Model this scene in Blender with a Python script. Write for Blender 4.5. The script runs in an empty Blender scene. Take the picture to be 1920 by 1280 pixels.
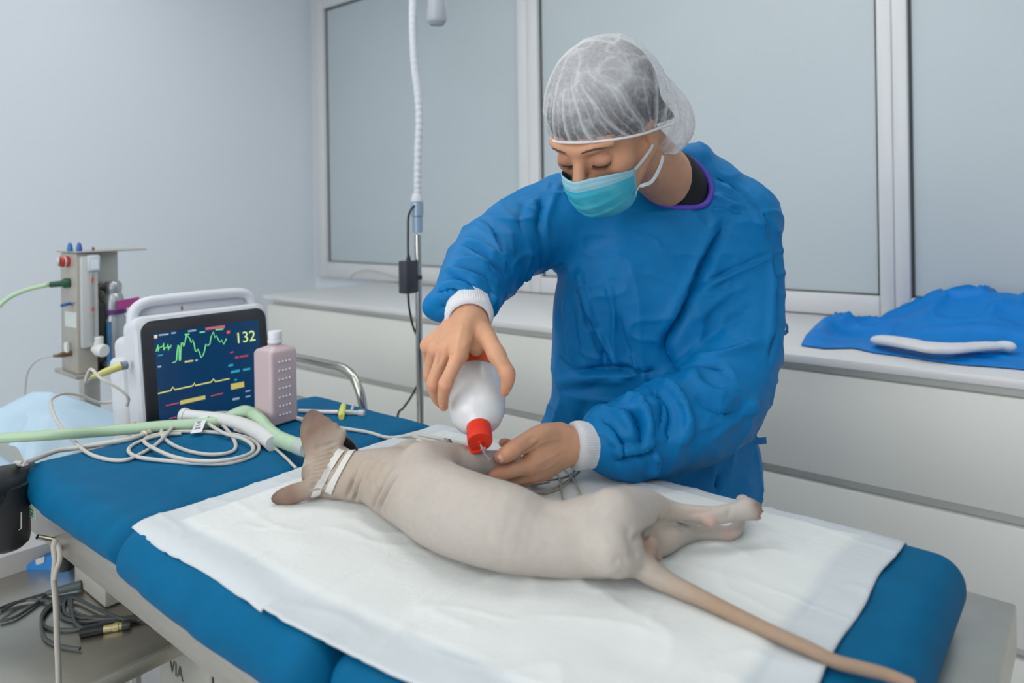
import bpy, bmesh, math, random
import numpy as np
from mathutils import Vector, Matrix

scene = bpy.context.scene
COL = scene.collection
V = np.array

# ------------------------------------------------------------------ camera
FPX, CAMH, UC, VC, ROLL = 1340.0, 1.33, 960.0, 400.0, 0.015
YAW = math.atan(1115.0 / 1340.0)
CF = V([-math.sin(YAW), math.cos(YAW), 0.0])       # looking direction (level camera, shifted lens)
CR = V([math.cos(YAW), math.sin(YAW), 0.0])
CZ = V([0.0, 0.0, 1.0])
CO = V([0.0, 0.0, CAMH])
cr_, sr_ = math.cos(ROLL), math.sin(ROLL)
cam = bpy.data.cameras.new('camera')
cam_ob = bpy.data.objects.new('camera', cam)
COL.objects.link(cam_ob)
rt = cr_ * CR - sr_ * CZ
up = sr_ * CR + cr_ * CZ
cam_ob.matrix_world = Matrix(((rt[0], up[0], -CF[0], 0), (rt[1], up[1], -CF[1], 0), (rt[2], up[2], -CF[2], CAMH), (0, 0, 0, 1)))
cam.sensor_fit = 'HORIZONTAL'
cam.sensor_width = 36.0
cam.lens = FPX / 1920.0 * 36.0
cam.shift_y = -(640.0 - VC) / 1920.0
cam.clip_start = 0.02
cam.dof.use_dof = True
cam.dof.focus_distance = 1.2
cam.dof.aperture_fstop = 3.2
scene.camera = cam_ob

# ------------------------------------------------------------------ light, exposure
scene.view_settings.view_transform = 'Standard'
scene.view_settings.look = 'None'
scene.view_settings.gamma = 1.0
scene.view_settings.exposure = 0.0
scene.view_settings.use_curve_mapping = False
world = bpy.data.worlds.new('room_air')
scene.world = world
world.use_nodes = True
world.node_tree.nodes['Background'].inputs['Color'].default_value = (0.72, 0.80, 0.90, 1)
world.node_tree.nodes['Background'].inputs['Strength'].default_value = 0.25
CEIL = 2.9
LIGHT = (1.0, 0.98, 0.94)
PANELS = [(-1.75, 0.75, 1.2, 0.6, 7.5), (-0.7, 1.75, 1.2, 0.6, 7), (-2.9, 1.2, 1.2, 0.6, 2.5), (-0.7, -0.9, 1.2, 0.6, 7), (-2.6, -0.9, 1.2, 0.6, 2), (0.9, 0.3, 1.2, 0.6, 4)]
for i, (px, py, sx, sy, pw) in enumerate(PANELS):
    L = bpy.data.lights.new('panel_light', 'AREA')
    L.shape = 'RECTANGLE'; L.size = sx; L.size_y = sy; L.energy = pw; L.color = LIGHT
    lo = bpy.data.objects.new('panel_light', L); COL.objects.link(lo)
    lo.location = (px, py, CEIL - 0.035)
# front fill from an added, unseen window in the wall behind the camera
WB = (-2.3, 0.8, 0.85, 2.6, -2.3)
L = bpy.data.lights.new('front_fill', 'AREA'); L.shape = 'RECTANGLE'; L.size = WB[1] - WB[0] - .1; L.size_y = WB[3] - WB[2] - .1; L.energy = 41; L.color = (1.0, 0.99, 0.97)
lo = bpy.data.objects.new('front_fill', L); COL.objects.link(lo)
lo.location = ((WB[0] + WB[1]) / 2, WB[4] + .05, (WB[2] + WB[3]) / 2); lo.rotation_euler = (math.radians(90), 0, 0)

# ------------------------------------------------------------------ sight helpers (photo pixel -> point in the room)
def ray(u, v):
    du, dv = u - UC, v - VC
    x = du * cr_ - dv * sr_; y = du * sr_ + dv * cr_
    return CF + x / FPX * CR - y / FPX * CZ
def P(u, v, t): return CO + t * ray(u, v)              # at depth t along the view
def atz(u, v, z): d = ray(u, v); return CO + (z - CAMH) / d[2] * d
def aty(u, v, y): d = ray(u, v); return CO + y / d[1] * d
def atx(u, v, x): d = ray(u, v); return CO + x / d[0] * d
def depth(p): return float((np.asarray(p) - CO) @ CF)
def px2m(px, t): return px * t / FPX

# ------------------------------------------------------------------ object helpers
def lin(c):
    o = []
    for x in c[:3]:
        x = x / 255.0
        o.append(x / 12.92 if x <= 0.04045 else ((x + 0.055) / 1.055) ** 2.4)
    return (o[0], o[1], o[2], 1.0)
def tag(o, label=None, cat=None, group=None, kind=None):
    if label: o['label'] = label
    if cat: o['category'] = cat
    if group: o['group'] = group
    if kind: o['kind'] = kind
    return o
def empty(name, loc, label=None, cat=None, group=None):
    o = bpy.data.objects.new(name, None)
    o.empty_display_size = 0.05
    COL.objects.link(o); o.location = tuple(float(x) for x in loc)
    return tag(o, label, cat, group)
bpy_upd = bpy.context.view_layer.update
ORIG = {}
def link(name, me, mat=None, parent=None, smooth=True):
    """mesh is in room coordinates; parents are unrotated empties / meshes whose origin is subtracted"""
    o = bpy.data.objects.new(name, me); COL.objects.link(o)
    if mat is not None:
        for m in (mat if isinstance(mat, (list, tuple)) else [mat]): me.materials.append(m)
    if smooth:
        me.polygons.foreach_set('use_smooth', [True] * len(me.polygons))
    if parent is not None:
        o.parent = parent
        off = parent
        m = Vector((0, 0, 0))
        while off is not None:
            m += Vector(off.location); off = off.parent
        o.location = -m
    return o
def mesh(name, vs, fs):
    me = bpy.data.meshes.new(name)
    me.from_pydata([tuple(map(float, v)) for v in vs], [], [tuple(map(int, f)) for f in fs])
    me.update()
    return me
def fast_mesh(name, vs, quads):
    me = bpy.data.meshes.new(name)
    n, q = len(vs), len(quads)
    me.vertices.add(n); me.vertices.foreach_set('co', np.asarray(vs, np.float32).ravel())
    me.loops.add(q * 4); me.loops.foreach_set('vertex_index', np.asarray(quads, np.int32).ravel())
    me.polygons.add(q)
    me.polygons.foreach_set('loop_start', np.arange(0, q * 4, 4, dtype=np.int32))
    try: me.polygons.foreach_set('loop_total', np.full(q, 4, np.int32))
    except Exception: pass
    me.update(calc_edges=True); me.validate()
    return me
class MB:
    """collects shapes of ONE part, builds one mesh"""
    def __init__(self): self.v = []; self.f = []
    def add(self, vs, fs):
        b = len(self.v); self.v += [tuple(map(float, v)) for v in vs]; self.f += [tuple(b + i for i in f) for f in fs]; return self
    def box(self, x0, x1, y0, y1, z0, z1, bev=0.0, seg=2):
        bm = bmesh.new(); bmesh.ops.create_cube(bm, size=1.0)
        for v in bm.verts: v.co = (x0 + (v.co.x + .5) * (x1 - x0), y0 + (v.co.y + .5) * (y1 - y0), z0 + (v.co.z + .5) * (z1 - z0))
        if bev: bmesh.ops.bevel(bm, geom=bm.edges[:], offset=bev, segments=seg, affect='EDGES', profile=0.5)
        return self.bm(bm)
    def bm(self, bm):
        bm.verts.index_update()
        self.add([v.co[:] for v in bm.verts], [[v.index for v in f.verts] for f in bm.faces]); bm.free(); return self
    def obox(self, c, ax, ay, az, hx, hy, hz, bev=0.0, seg=2):
        """oriented box"""
        bm = bmesh.new(); bmesh.ops.create_cube(bm, size=2.0)
        for v in bm.verts: v.co = (v.co.x * hx, v.co.y * hy, v.co.z * hz)
        if bev: bmesh.ops.bevel(bm, geom=bm.edges[:], offset=bev, segments=seg, affect='EDGES', profile=0.5)
        M = np.stack([ax, ay, az], 1)
        for v in bm.verts: v.co = Vector(V(c) + M @ V(v.co[:]))
        return self.bm(bm)
    def tube(self, pts, r, n=10, smooth=6, cap=True, closed=False):
        vs, fs = tube_geo(pts, r, n, smooth, cap, closed); return self.add(vs, fs)
    def lathe(self, prof, c=(0, 0, 0), axis=(0, 0, 1), n=32):
        a = V(axis, float) if False else np.asarray(axis, float); a = a / np.linalg.norm(a)
        t = V([1., 0, 0]) if abs(a[0]) < .8 else V([0, 1., 0])
        e1 = np.cross(a, t); e1 /= np.linalg.norm(e1); e2 = np.cross(a, e1)
        vs = []; fs = []; c = np.asarray(c, float)
        for (r, h) in prof:
            for k in range(n):
                th = 2 * math.pi * k / n
                vs.append(c + a * h + r * (math.cos(th) * e1 + math.sin(th) * e2))
        for i in range(len(prof) - 1):
            for k in range(n):
                k2 = (k + 1) % n
                fs.append((i * n + k, i * n + k2, (i + 1) * n + k2, (i + 1) * n + k))
        if prof[0][0] > 1e-6: fs.append(tuple(range(n))[::-1])
        if prof[-1][0] > 1e-6: fs.append(tuple((len(prof) - 1) * n + k for k in range(n)))
        return self.add(vs, fs)
    def build(self, name, mat, parent=None, smooth=True, angle=40):
        me = mesh(name, self.v, self.f)
        bm = bmesh.new(); bm.from_mesh(me)
        bmesh.ops.remove_doubles(bm, verts=bm.verts, dist=1e-6)
        bmesh.ops.recalc_face_normals(bm, faces=bm.faces); bm.to_mesh(me); bm.free()
        o = link(name, me, mat, parent, smooth)
        if smooth:
            sharp = math.radians(angle)
            bm = bmesh.new(); bm.from_mesh(me)
            for e in bm.edges:
                if len(e.link_faces) == 2 and e.calc_face_angle(0) > sharp: e.smooth = False
            bm.to_mesh(me); bm.free()
        return o
def catmull(pts, k, closed=False):
    p = np.asarray(pts, float); n = len(p)
    if n < 3 or k <= 1: return p
    out = []
    rng = range(n if closed else n - 1)
    for i in rng:
        if closed: a, b, c, d = p[(i - 1) % n], p[i], p[(i + 1) % n], p[(i + 2) % n]
        else: a, b, c, d = p[max(i - 1, 0)], p[i], p[i + 1], p[min(i + 2, n - 1)]
        for s in range(k):
            t = s / k
            out.append(.5 * ((2 * b) + (c - a) * t + (2 * a - 5 * b + 4 * c - d) * t * t + (3 * b - a - 3 * c + d) * t ** 3))
    if not closed: out.append(p[-1])
    return np.array(out)
def tube_geo(pts, r, n=10, smooth=6, cap=True, closed=False):
    p = np.asarray(pts, float)
    rr = np.asarray(r if np.ndim(r) else [r] * len(p), float)
    q = catmull(np.c_[p, rr], smooth, closed); p = q[:, :3]; rr = np.abs(q[:, 3])
    m = len(p)
    tan = np.zeros_like(p)
    for i in range(m):
        a = p[(i - 1) % m] if closed else p[max(i - 1, 0)]; b = p[(i + 1) % m] if closed else p[min(i + 1, m - 1)]
        d = b - a; tan[i] = d / (np.linalg.norm(d) + 1e-12)
    nrm = np.cross(tan[0], V([0, 0, 1.]))
    if np.linalg.norm(nrm) < 1e-3: nrm = np.cross(tan[0], V([1., 0, 0]))
    nrm /= np.linalg.norm(nrm)
    vs = []; fs = []
    for i in range(m):
        nrm = nrm - tan[i] * (nrm @ tan[i]); nrm /= (np.linalg.norm(nrm) + 1e-12)
        bn = np.cross(tan[i], nrm)
        for k in range(n):
            th = 2 * math.pi * k / n
            vs.append(p[i] + rr[i] * (math.cos(th) * nrm + math.sin(th) * bn))
    for i in range(m if closed else m - 1):
        j = (i + 1) % m
        for k in range(n):
            k2 = (k + 1) % n
            fs.append((i * n + k, i * n + k2, j * n + k2, j * n + k))
    if cap and not closed:
        fs.append(tuple(range(n))[::-1]); fs.append(tuple((m - 1) * n + k for k in range(n)))
    return vs, fs
def tube(name, pts, r, mat, parent=None, n=10, smooth=6, closed=False):
    return MB().tube(pts, r, n, smooth, True, closed).build(name, mat, parent)

# ------------------------------------------------------------------ noise, signed-distance modelling
def _hash(i, j, k, seed):
    h = (i.astype(np.int64) * 374761393 + j.astype(np.int64) * 668265263 + k.astype(np.int64) * 2147483647 + seed * 1274126177) & 0xffffffff
    h = ((h ^ (h >> 13)) * 1274126177) & 0xffffffff
    h = h ^ (h >> 16)
    return (h & 0xffff) / 32767.5 - 1.0
def vnoise(p, scale, seed=0):
    q = np.asarray(p, float) / scale
    f0 = np.floor(q); w = q - f0; w = w * w * (3 - 2 * w)
    i, j, k = f0[:, 0].astype(int), f0[:, 1].astype(int), f0[:, 2].astype(int)
    r = 0
    for a in (0, 1):
        for b in (0, 1):
            for c in (0, 1):
                r = r + _hash(i + a, j + b, k + c, seed) * (w[:, 0] if a else 1 - w[:, 0]) * (w[:, 1] if b else 1 - w[:, 1]) * (w[:, 2] if c else 1 - w[:, 2])
    return r
def unit(v): v = np.asarray(v, float); return v / np.linalg.norm(v)
class SDF:
    def __init__(self, lo, hi, h):
        self.lo = np.asarray(lo, float); self.h = h
        self.n = np.ceil((np.asarray(hi, float) - self.lo) / h).astype(int) + 1
        self.F = np.full(self.n, 1.0, np.float32)
    def _win(self, lo, hi):
        a = np.clip(np.floor((lo - self.lo) / self.h).astype(int), 0, self.n)
        b = np.clip(np.ceil((hi - self.lo) / self.h).astype(int) + 1, 0, self.n)
        if (b <= a).any(): return None
        g = np.meshgrid(*[(self.lo[i] + self.h * np.arange(a[i], b[i])).astype(np.float32) for i in range(3)], indexing='ij')
        return (slice(a[0], b[0]), slice(a[1], b[1]), slice(a[2], b[2])), g
    def _mix(self, s, d, k, sub):
        F = self.F[s]
        if sub:
            d = -d
            if k > 0:
                h = np.maximum(k - np.abs(F - d), 0) / k; F2 = np.maximum(F, d) + h * h * k * .25
            else: F2 = np.maximum(F, d)
        else:
            if k > 0:
                h = np.maximum(k - np.abs(F - d), 0) / k; F2 = np.minimum(F, d) - h * h * k * .25
            else: F2 = np.minimum(F, d)
        self.F[s] = F2
    def cone(self, a, b, ra, rb, k=.01, sub=False):
        a = np.asarray(a, float); b = np.asarray(b, float); m = max(ra, rb) + k + 2 * self.h
        w = self._win(np.minimum(a, b) - m, np.maximum(a, b) + m)
        if w is None: return self
        s, g = w; d = b - a; L2 = d @ d + 1e-12
        t = np.clip(((g[0] - a[0]) * d[0] + (g[1] - a[1]) * d[1] + (g[2] - a[2]) * d[2]) / L2, 0, 1)
        r = np.sqrt((g[0] - a[0] - t * d[0]) ** 2 + (g[1] - a[1] - t * d[1]) ** 2 + (g[2] - a[2] - t * d[2]) ** 2)
        self._mix(s, (r - (ra + (rb - ra) * t)).astype(np.float32), k, sub); return self
    def chain(self, pts, rs, k=.01, sub=False, smooth=1):
        q = np.c_[np.asarray(pts, float), np.asarray(rs, float)]
        if smooth > 1: q = catmull(q, smooth)
        m = q[:, 3].max() + k + 2 * self.h
        w = self._win(q[:, :3].min(0) - m, q[:, :3].max(0) + m)
        if w is None: return self
        s, g = w; D = np.full(g[0].shape, 1.0, np.float32)
        lo0 = V([s[i].start for i in range(3)])
        for i in range(len(q) - 1):
            a, b, ra, rb = q[i, :3], q[i + 1, :3], q[i, 3], q[i + 1, 3]
            w2 = self._win(np.minimum(a, b) - m, np.maximum(a, b) + m)
            if w2 is None: continue
            s2, g2 = w2; d = b - a; L2 = d @ d + 1e-12
            t = np.clip(((g2[0] - a[0]) * d[0] + (g2[1] - a[1]) * d[1] + (g2[2] - a[2]) * d[2]) / L2, 0, 1)
            r = np.sqrt((g2[0] - a[0] - t * d[0]) ** 2 + (g2[1] - a[1] - t * d[1]) ** 2 + (g2[2] - a[2] - t * d[2]) ** 2) - (ra + (rb - ra) * t)
            l = tuple(slice(s2[c].start - lo0[c], s2[c].stop - lo0[c]) for c in range(3))
            D[l] = np.minimum(D[l], r)
        self._mix(s, D, k, sub); return self
    def ell(self, c, r, k=.01, M=None, sub=False):
        c = np.asarray(c, float); r = np.asarray(r if np.ndim(r) else [r] * 3, float)
        M = np.eye(3) if M is None else M          # columns = axes
        m = r.max() + k + 2 * self.h
        w = self._win(c - m, c + m)
        if w is None: return self
        s, g = w; x, y, z = g[0] - c[0], g[1] - c[1], g[2] - c[2]
        q = [(M[0, i] * x + M[1, i] * y + M[2, i] * z) for i in range(3)]
        k0 = np.sqrt(sum((q[i] / r[i]) ** 2 for i in range(3))); k1 = np.sqrt(sum((q[i] / r[i] ** 2) ** 2 for i in range(3)))
        d = k0 * (k0 - 1.0) / np.maximum(k1, 1e-9)
        d = np.where(k0 < 1e-4, -r.min(), d)
        self._mix(s, d.astype(np.float32), k, sub); return self
    def plane_cut(self, p, n, k=0.0):
        """remove everything on the side the normal points to"""
        g = np.meshgrid(*[(self.lo[i] + self.h * np.arange(self.n[i])).astype(np.float32) for i in range(3)], indexing='ij')
        d = (g[0] - p[0]) * n[0] + (g[1] - p[1]) * n[1] + (g[2] - p[2]) * n[2]
        self._mix((slice(None),) * 3, -d, k, True); return self
    def mesh(self, relax=2):
        F = self.F; h = self.h; nx, ny, nz = F.shape
        S = F < 0
        c = [F[i:nx - 1 + i, j:ny - 1 + j, k:nz - 1 + k] for i in (0, 1) for j in (0, 1) for k in (0, 1)]
        sc = sum((S[i:nx - 1 + i, j:ny - 1 + j, k:nz - 1 + k]).astype(np.int8) for i in (0, 1) for j in (0, 1) for k in (0, 1))
        act = (sc > 0) & (sc < 8)
        idx = np.argwhere(act)
        cv = np.stack([a[act] for a in c], 1)
        corner = V([(i, j, k) for i in (0, 1) for j in (0, 1) for k in (0, 1)], float)
        acc = np.zeros((len(idx), 3)); cnt = np.zeros(len(idx))
        for a in range(8):
            for b in range(a + 1, 8):
                if np.abs(corner[a] - corner[b]).sum() != 1: continue
                fa, fb = cv[:, a], cv[:, b]; cr = (fa < 0) != (fb < 0)
                t = np.where(cr, fa / np.where(cr, fa - fb, 1), 0)
                acc += np.where(cr[:, None], corner[a] + t[:, None] * (corner[b] - corner[a]), 0); cnt += cr
        vs = self.lo + h * (idx + acc / cnt[:, None])
        ID = np.full(act.shape, -1, np.int64); ID[act] = np.arange(len(idx))
        Q = []
        for ax in range(3):
            a = S; sl0 = [slice(None)] * 3; sl1 = [slice(None)] * 3
            sl0[ax] = slice(0, -1); sl1[ax] = slice(1, None)
            cross = a[tuple(sl0)] != a[tuple(sl1)]
            e = np.argwhere(cross)
            o1, o2 = [(1, 2), (2, 0), (0, 1)][ax]
            ok = (e[:, o1] > 0) & (e[:, o2] > 0) & (e[:, o1] < F.shape[o1] - 1) & (e[:, o2] < F.shape[o2] - 1)
            e = e[ok]
            def at(d1, d2):
                q = e.copy(); q[:, o1] -= d1; q[:, o2] -= d2; return ID[q[:, 0], q[:, 1], q[:, 2]]
            q = np.stack([at(1, 1), at(0, 1), at(0, 0), at(1, 0)], 1)
            ins = a[tuple(sl0)][e[:, 0], e[:, 1], e[:, 2]]
            q = np.where(ins[:, None], q, q[:, ::-1])
            Q.append(q)
        q = np.concatenate(Q); q = q[(q >= 0).all(1)]
        vs = relax_mesh(vs, q, relax)
        return vs, q
def relax_mesh(vs, q, it, lam=.5):
    n = len(vs)
    for _ in range(it):
        acc = np.zeros((n, 3)); cnt = np.zeros(n)
        for a, b in ((0, 1), (1, 2), (2, 3), (3, 0)):
            for x, y in ((a, b), (b, a)):
                for d in range(3): acc[:, d] += np.bincount(q[:, x], vs[q[:, y], d], n)
                cnt += np.bincount(q[:, x], minlength=n)
        vs = vs + lam * (acc / np.maximum(cnt, 1)[:, None] - vs)
    return vs
def vnormals(vs, q):
    n = np.cross(vs[q[:, 2]] - vs[q[:, 0]], vs[q[:, 3]] - vs[q[:, 1]])
    out = np.zeros_like(vs)
    for c in range(4):
        for d in range(3): out[:, d] += np.bincount(q[:, c], n[:, d], len(vs))
    return out / (np.linalg.norm(out, axis=1)[:, None] + 1e-12)
def polydist(vs, pl):
    """distance of each vertex to a polyline and the running parameter 0..1"""
    best = np.full(len(vs), 9.0); par = np.zeros(len(vs)); m = len(pl) - 1
    for i in range(m):
        a, b = pl[i], pl[i + 1]; d = b - a
        t = np.clip((vs - a) @ d / (d @ d + 1e-12), 0, 1)
        r = np.linalg.norm(vs - a - t[:, None] * d, axis=1)
        w = r < best; best[w] = r[w]; par[w] = (i + t[w]) / m
    return best, par
from mathutils.bvhtree import BVHTree
def bvh_of(vs, q): return BVHTree.FromPolygons([tuple(v) for v in vs], [tuple(int(i) for i in f) for f in q])
def onto(bvh, pts, fallback=1.2):
    """photo pixels dropped onto a surface, front side"""
    out = []
    for (u, v) in pts:
        d = ray(u, v); hit = bvh.ray_cast(Vector(CO), Vector(unit(d)))
        out.append(np.array(hit[0]) if hit[0] is not None else None)
    return [o for o in out if o is not None]
def folds(vs, q, lines, smooth=4, crisp=0.0):
    """cloth or skin folds: each line is (pixels, width, height); negative height is a crease"""
    nr = vnormals(vs, q); bv = bvh_of(vs, q); disp = np.zeros(len(vs))
    for (pts, w, hgt) in lines:
        p = onto(bv, pts)
        if len(p) < 2: continue
        p = catmull(p, smooth)
        m = ((vs > p.min(0) - 3.2 * w) & (vs < p.max(0) + 3.2 * w)).all(1)
        if not m.any(): continue
        d, t = polydist(vs[m], p)
        taper = np.clip(np.minimum(t, 1 - t) * 5, 0.12, 1)
        disp[m] += hgt * taper * ((1 - crisp) * np.exp(-(d / w) ** 2) + crisp * np.clip(np.exp(-1.6 * d / w) - .006, 0, 1))
    return vs + nr * disp[:, None]
def paint(me, name, cols):
    at = me.color_attributes.new(name, 'FLOAT_COLOR', 'POINT')
    c = np.ones((len(me.vertices), 4), np.float32); c[:, :3] = cols
    at.data.foreach_set('color', c.ravel())

# ------------------------------------------------------------------ materials
MATS = {}
def mat(name, col, rough=.5, metal=0., var=0., vscale=8., bump=0., bscale=60., spec=.5, sss=0., trans=0., alpha=1., emit=0., coat=0., attr=None, aniso=0., stretch=None, sheen=0.):
    if name in MATS: return MATS[name]
    m = bpy.data.materials.new(name); m.use_nodes = True
    nt = m.node_tree; b = nt.nodes['Principled BSDF']
    c = lin(col)
    b.inputs['Base Color'].default_value = c
    b.inputs['Roughness'].default_value = rough; b.inputs['Metallic'].default_value = metal
    b.inputs['Specular IOR Level'].default_value = spec
    if sss: b.inputs['Subsurface Weight'].default_value = sss; b.inputs['Subsurface Radius'].default_value = (.012, .005, .003); b.inputs['Subsurface Scale'].default_value = .35
    if trans: b.inputs['Transmission Weight'].default_value = trans
    if alpha < 1: b.inputs['Alpha'].default_value = alpha
    if coat: b.inputs['Coat Weight'].default_value = coat; b.inputs['Coat Roughness'].default_value = .15
    if sheen: b.inputs['Sheen Weight'].default_value = sheen
    if emit: b.inputs['Emission Color'].default_value = c; b.inputs['Emission Strength'].default_value = emit
    tc = nt.nodes.new('ShaderNodeTexCoord'); src = tc.outputs['Object']
    if stretch:
        mp = nt.nodes.new('ShaderNodeMapping'); mp.inputs['Scale'].default_value = stretch; nt.links.new(src, mp.inputs[0]); src = mp.outputs[0]
    base = None
    if attr:
        a = nt.nodes.new('ShaderNodeVertexColor'); a.layer_name = attr; base = a.outputs['Color']
    if var:
        nz = nt.nodes.new('ShaderNodeTexNoise'); nz.inputs['Scale'].default_value = vscale; nz.inputs['Detail'].default_value = 5; nt.links.new(src, nz.inputs['Vector'])
        hs = nt.nodes.new('ShaderNodeMapRange'); hs.inputs[1].default_value = .3; hs.inputs[2].default_value = .7; hs.inputs[3].default_value = 1 - var; hs.inputs[4].default_value = 1 + var
        nt.links.new(nz.outputs[0], hs.inputs[0])
        mx = nt.nodes.new('ShaderNodeMixRGB'); mx.blend_type = 'MULTIPLY'; mx.inputs[0].default_value = 1
        if base is None: mx.inputs[1].default_value = c
        else: nt.links.new(base, mx.inputs[1])
        nt.links.new(hs.outputs[0], mx.inputs[2]); base = mx.outputs[0]
    if base is not None: nt.links.new(base, b.inputs['Base Color'])
    if bump:
        nb = nt.nodes.new('ShaderNodeTexNoise'); nb.inputs['Scale'].default_value = bscale; nb.inputs['Detail'].default_value = 4; nt.links.new(src, nb.inputs['Vector'])
        bp = nt.nodes.new('ShaderNodeBump'); bp.inputs['Strength'].default_value = bump; bp.inputs['Distance'].default_value = .002
        nt.links.new(nb.outputs[0], bp.inputs['Height']); nt.links.new(bp.outputs[0], b.inputs['Normal'])
    MATS[name] = m
    return m
M_WALL = mat('wall_paint', (222, 230, 237), .75, var=.012, vscale=1.2, bump=.08, bscale=180)
M_FLOOR = mat('floor_vinyl', (196, 196, 198), .45, var=.05, vscale=5)
M_CEIL = mat('ceiling_paint', (236, 237, 236), .8, var=.01)
M_FRAME = mat('window_frame_plastic', (214, 216, 218), .35, var=.01)
M_GASKET = mat('rubber_gasket', (62, 68, 66), .6, var=.05)
M_FROST = mat('frosted_glass', (184, 195, 200), .38, var=.03, vscale=1.4, spec=.5)
M_TOP = mat('worktop_laminate', (216, 217, 218), .3, var=.01)
M_DRAWER = mat('drawer_laminate', (222, 223, 217), .42, var=.012, vscale=3)
M_STEEL = mat('brushed_steel', (200, 196, 186), .36, 1.0, var=.05, vscale=14, bump=.05, bscale=90, stretch=(1, 1, 14))
M_CHROME = mat('polished_tube', (190, 188, 182), .2, 1.0, var=.02)
M_BLACK = mat('black_plastic', (26, 28, 30), .42, var=.08)
M_CUSH = mat('blue_upholstery', (0, 92, 134), .6, var=.07, vscale=22, bump=.1, bscale=420, spec=.10)
M_PLASTIC = mat('white_plastic', (206, 209, 216), .38, var=.01)
M_CABLE = mat('cable_beige', (192, 189, 182), .45, var=.02)
M_DARKC = mat('cable_dark', (58, 62, 62), .5, var=.05)
# ================================================================== the room
YW, XL = 2.71, -3.90
XR, YB = 2.3, -2.3
def slab(name, x0, x1, y0, y1, z0, z1, m, label=None):
    o = MB().box(x0, x1, y0, y1, z0, z1).build(name, m, None, smooth=False); o['kind'] = 'structure'
    if label: o['label'] = label
    return o
slab('floor', XL - .1, XR + .1, YB - .1, YW + .1, -.1, 0, M_FLOOR)
slab('ceiling', XL - .1, XR + .1, YB - .1, YW + .1, CEIL, CEIL + .1, M_CEIL)
slab('wall_left', XL - .1, XL, YB, YW, 0, CEIL, M_WALL, 'plain white painted wall behind the anaesthesia machine')
slab('wall_right', XR, XR + .1, YB, YW, 0, CEIL, M_WALL)
slab('wall_behind', XL, XR, YB - .1, YB, 0, CEIL, M_WALL)
w4 = empty('window_4', ((WB[0] + WB[1]) / 2, YB, WB[2])); w4['kind'] = 'structure'  # window added out of view to carry the front fill light
for (a, b, c, d) in ((WB[0], WB[0] + .06, WB[2], WB[3]), (WB[1] - .06, WB[1], WB[2], WB[3]), (WB[0], WB[1], WB[2], WB[2] + .06), (WB[0], WB[1], WB[3] - .06, WB[3]), (-.78, -.72, WB[2], WB[3])):
    MB().box(a, b, YB, YB + .04, c, d, .004).build('frame_bar', M_FRAME, w4)
MB().box(WB[0] + .05, WB[1] - .05, YB + .002, YB + .012, WB[2] + .05, WB[3] - .05).build('pane', mat('fill_pane', (236, 242, 248), .4, emit=.8), w4, smooth=False)  # glowing pane, added along with the fill lamp
ZW0, ZW1 = .952, 2.72
wb = MB()
wb.box(XL, XR, YW, YW + .12, 0, ZW0); wb.box(XL, XR, YW, YW + .12, ZW1, CEIL)
wb.box(XL, -3.84, YW, YW + .12, ZW0, ZW1); wb.box(1.35, XR, YW, YW + .12, ZW0, ZW1)
wb.box(XL, XR, YW + .125, YW + .15, 0, CEIL)
o = wb.build('wall_back', M_WALL, None, smooth=False); o['kind'] = 'structure'
for i, (px, py, sx, sy, pw) in enumerate(PANELS):
    o = MB().box(px - sx / 2, px + sx / 2, py - sy / 2, py + sy / 2, CEIL - .03, CEIL - .001, .004).build('trim_%d' % (i + 1), mat('lamp_diffuser', (250, 250, 250), .5, emit=1.2), None); o['kind'] = 'structure'
# windows: frame bars, dark gasket, frosted pane
WIN = [(-3.84, -3.738, -2.182, -2.12, 1.046), (-2.12, -2.059, -.599, -.552, 1.028), (-.552, -.505, 1.25, 1.35, 1.028)]
for i, (fa, ga, gb, fb, zb) in enumerate(WIN):
    w = empty('window_%d' % (i + 1), ((fa + fb) / 2, YW, ZW0)); w['kind'] = 'structure'
    w['label'] = ['frosted window in a white frame, beside the lamp stand', 'wide frosted window in a white frame, behind the person', 'frosted window in a white frame, behind the folded blue gown'][i]
    y0, y1 = YW - .035, YW + .06
    for (a, b, c, d) in ((fa, ga, ZW0, ZW1), (gb, fb, ZW0, ZW1), (ga, gb, ZW0, zb), (ga, gb, 2.62, ZW1)):
        MB().box(a, b, y0, y1, c, d, .006).build('frame_bar', M_FRAME, w)
    g = .009
    gk = MB()
    for (a, b, c, d) in ((ga, ga + g, zb, 2.62), (gb - g, gb, zb, 2.62), (ga, gb, zb, zb + g * .6), (ga, gb, 2.62 - g, 2.62)):
        gk.box(a, b, YW - .012, YW + .03, c, d)
    gk.build('gasket', M_GASKET, w, smooth=False)
    MB().box(ga, gb, YW - .006, YW + .006, zb, 2.62).build('pane', M_FROST, w, smooth=False)
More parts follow.
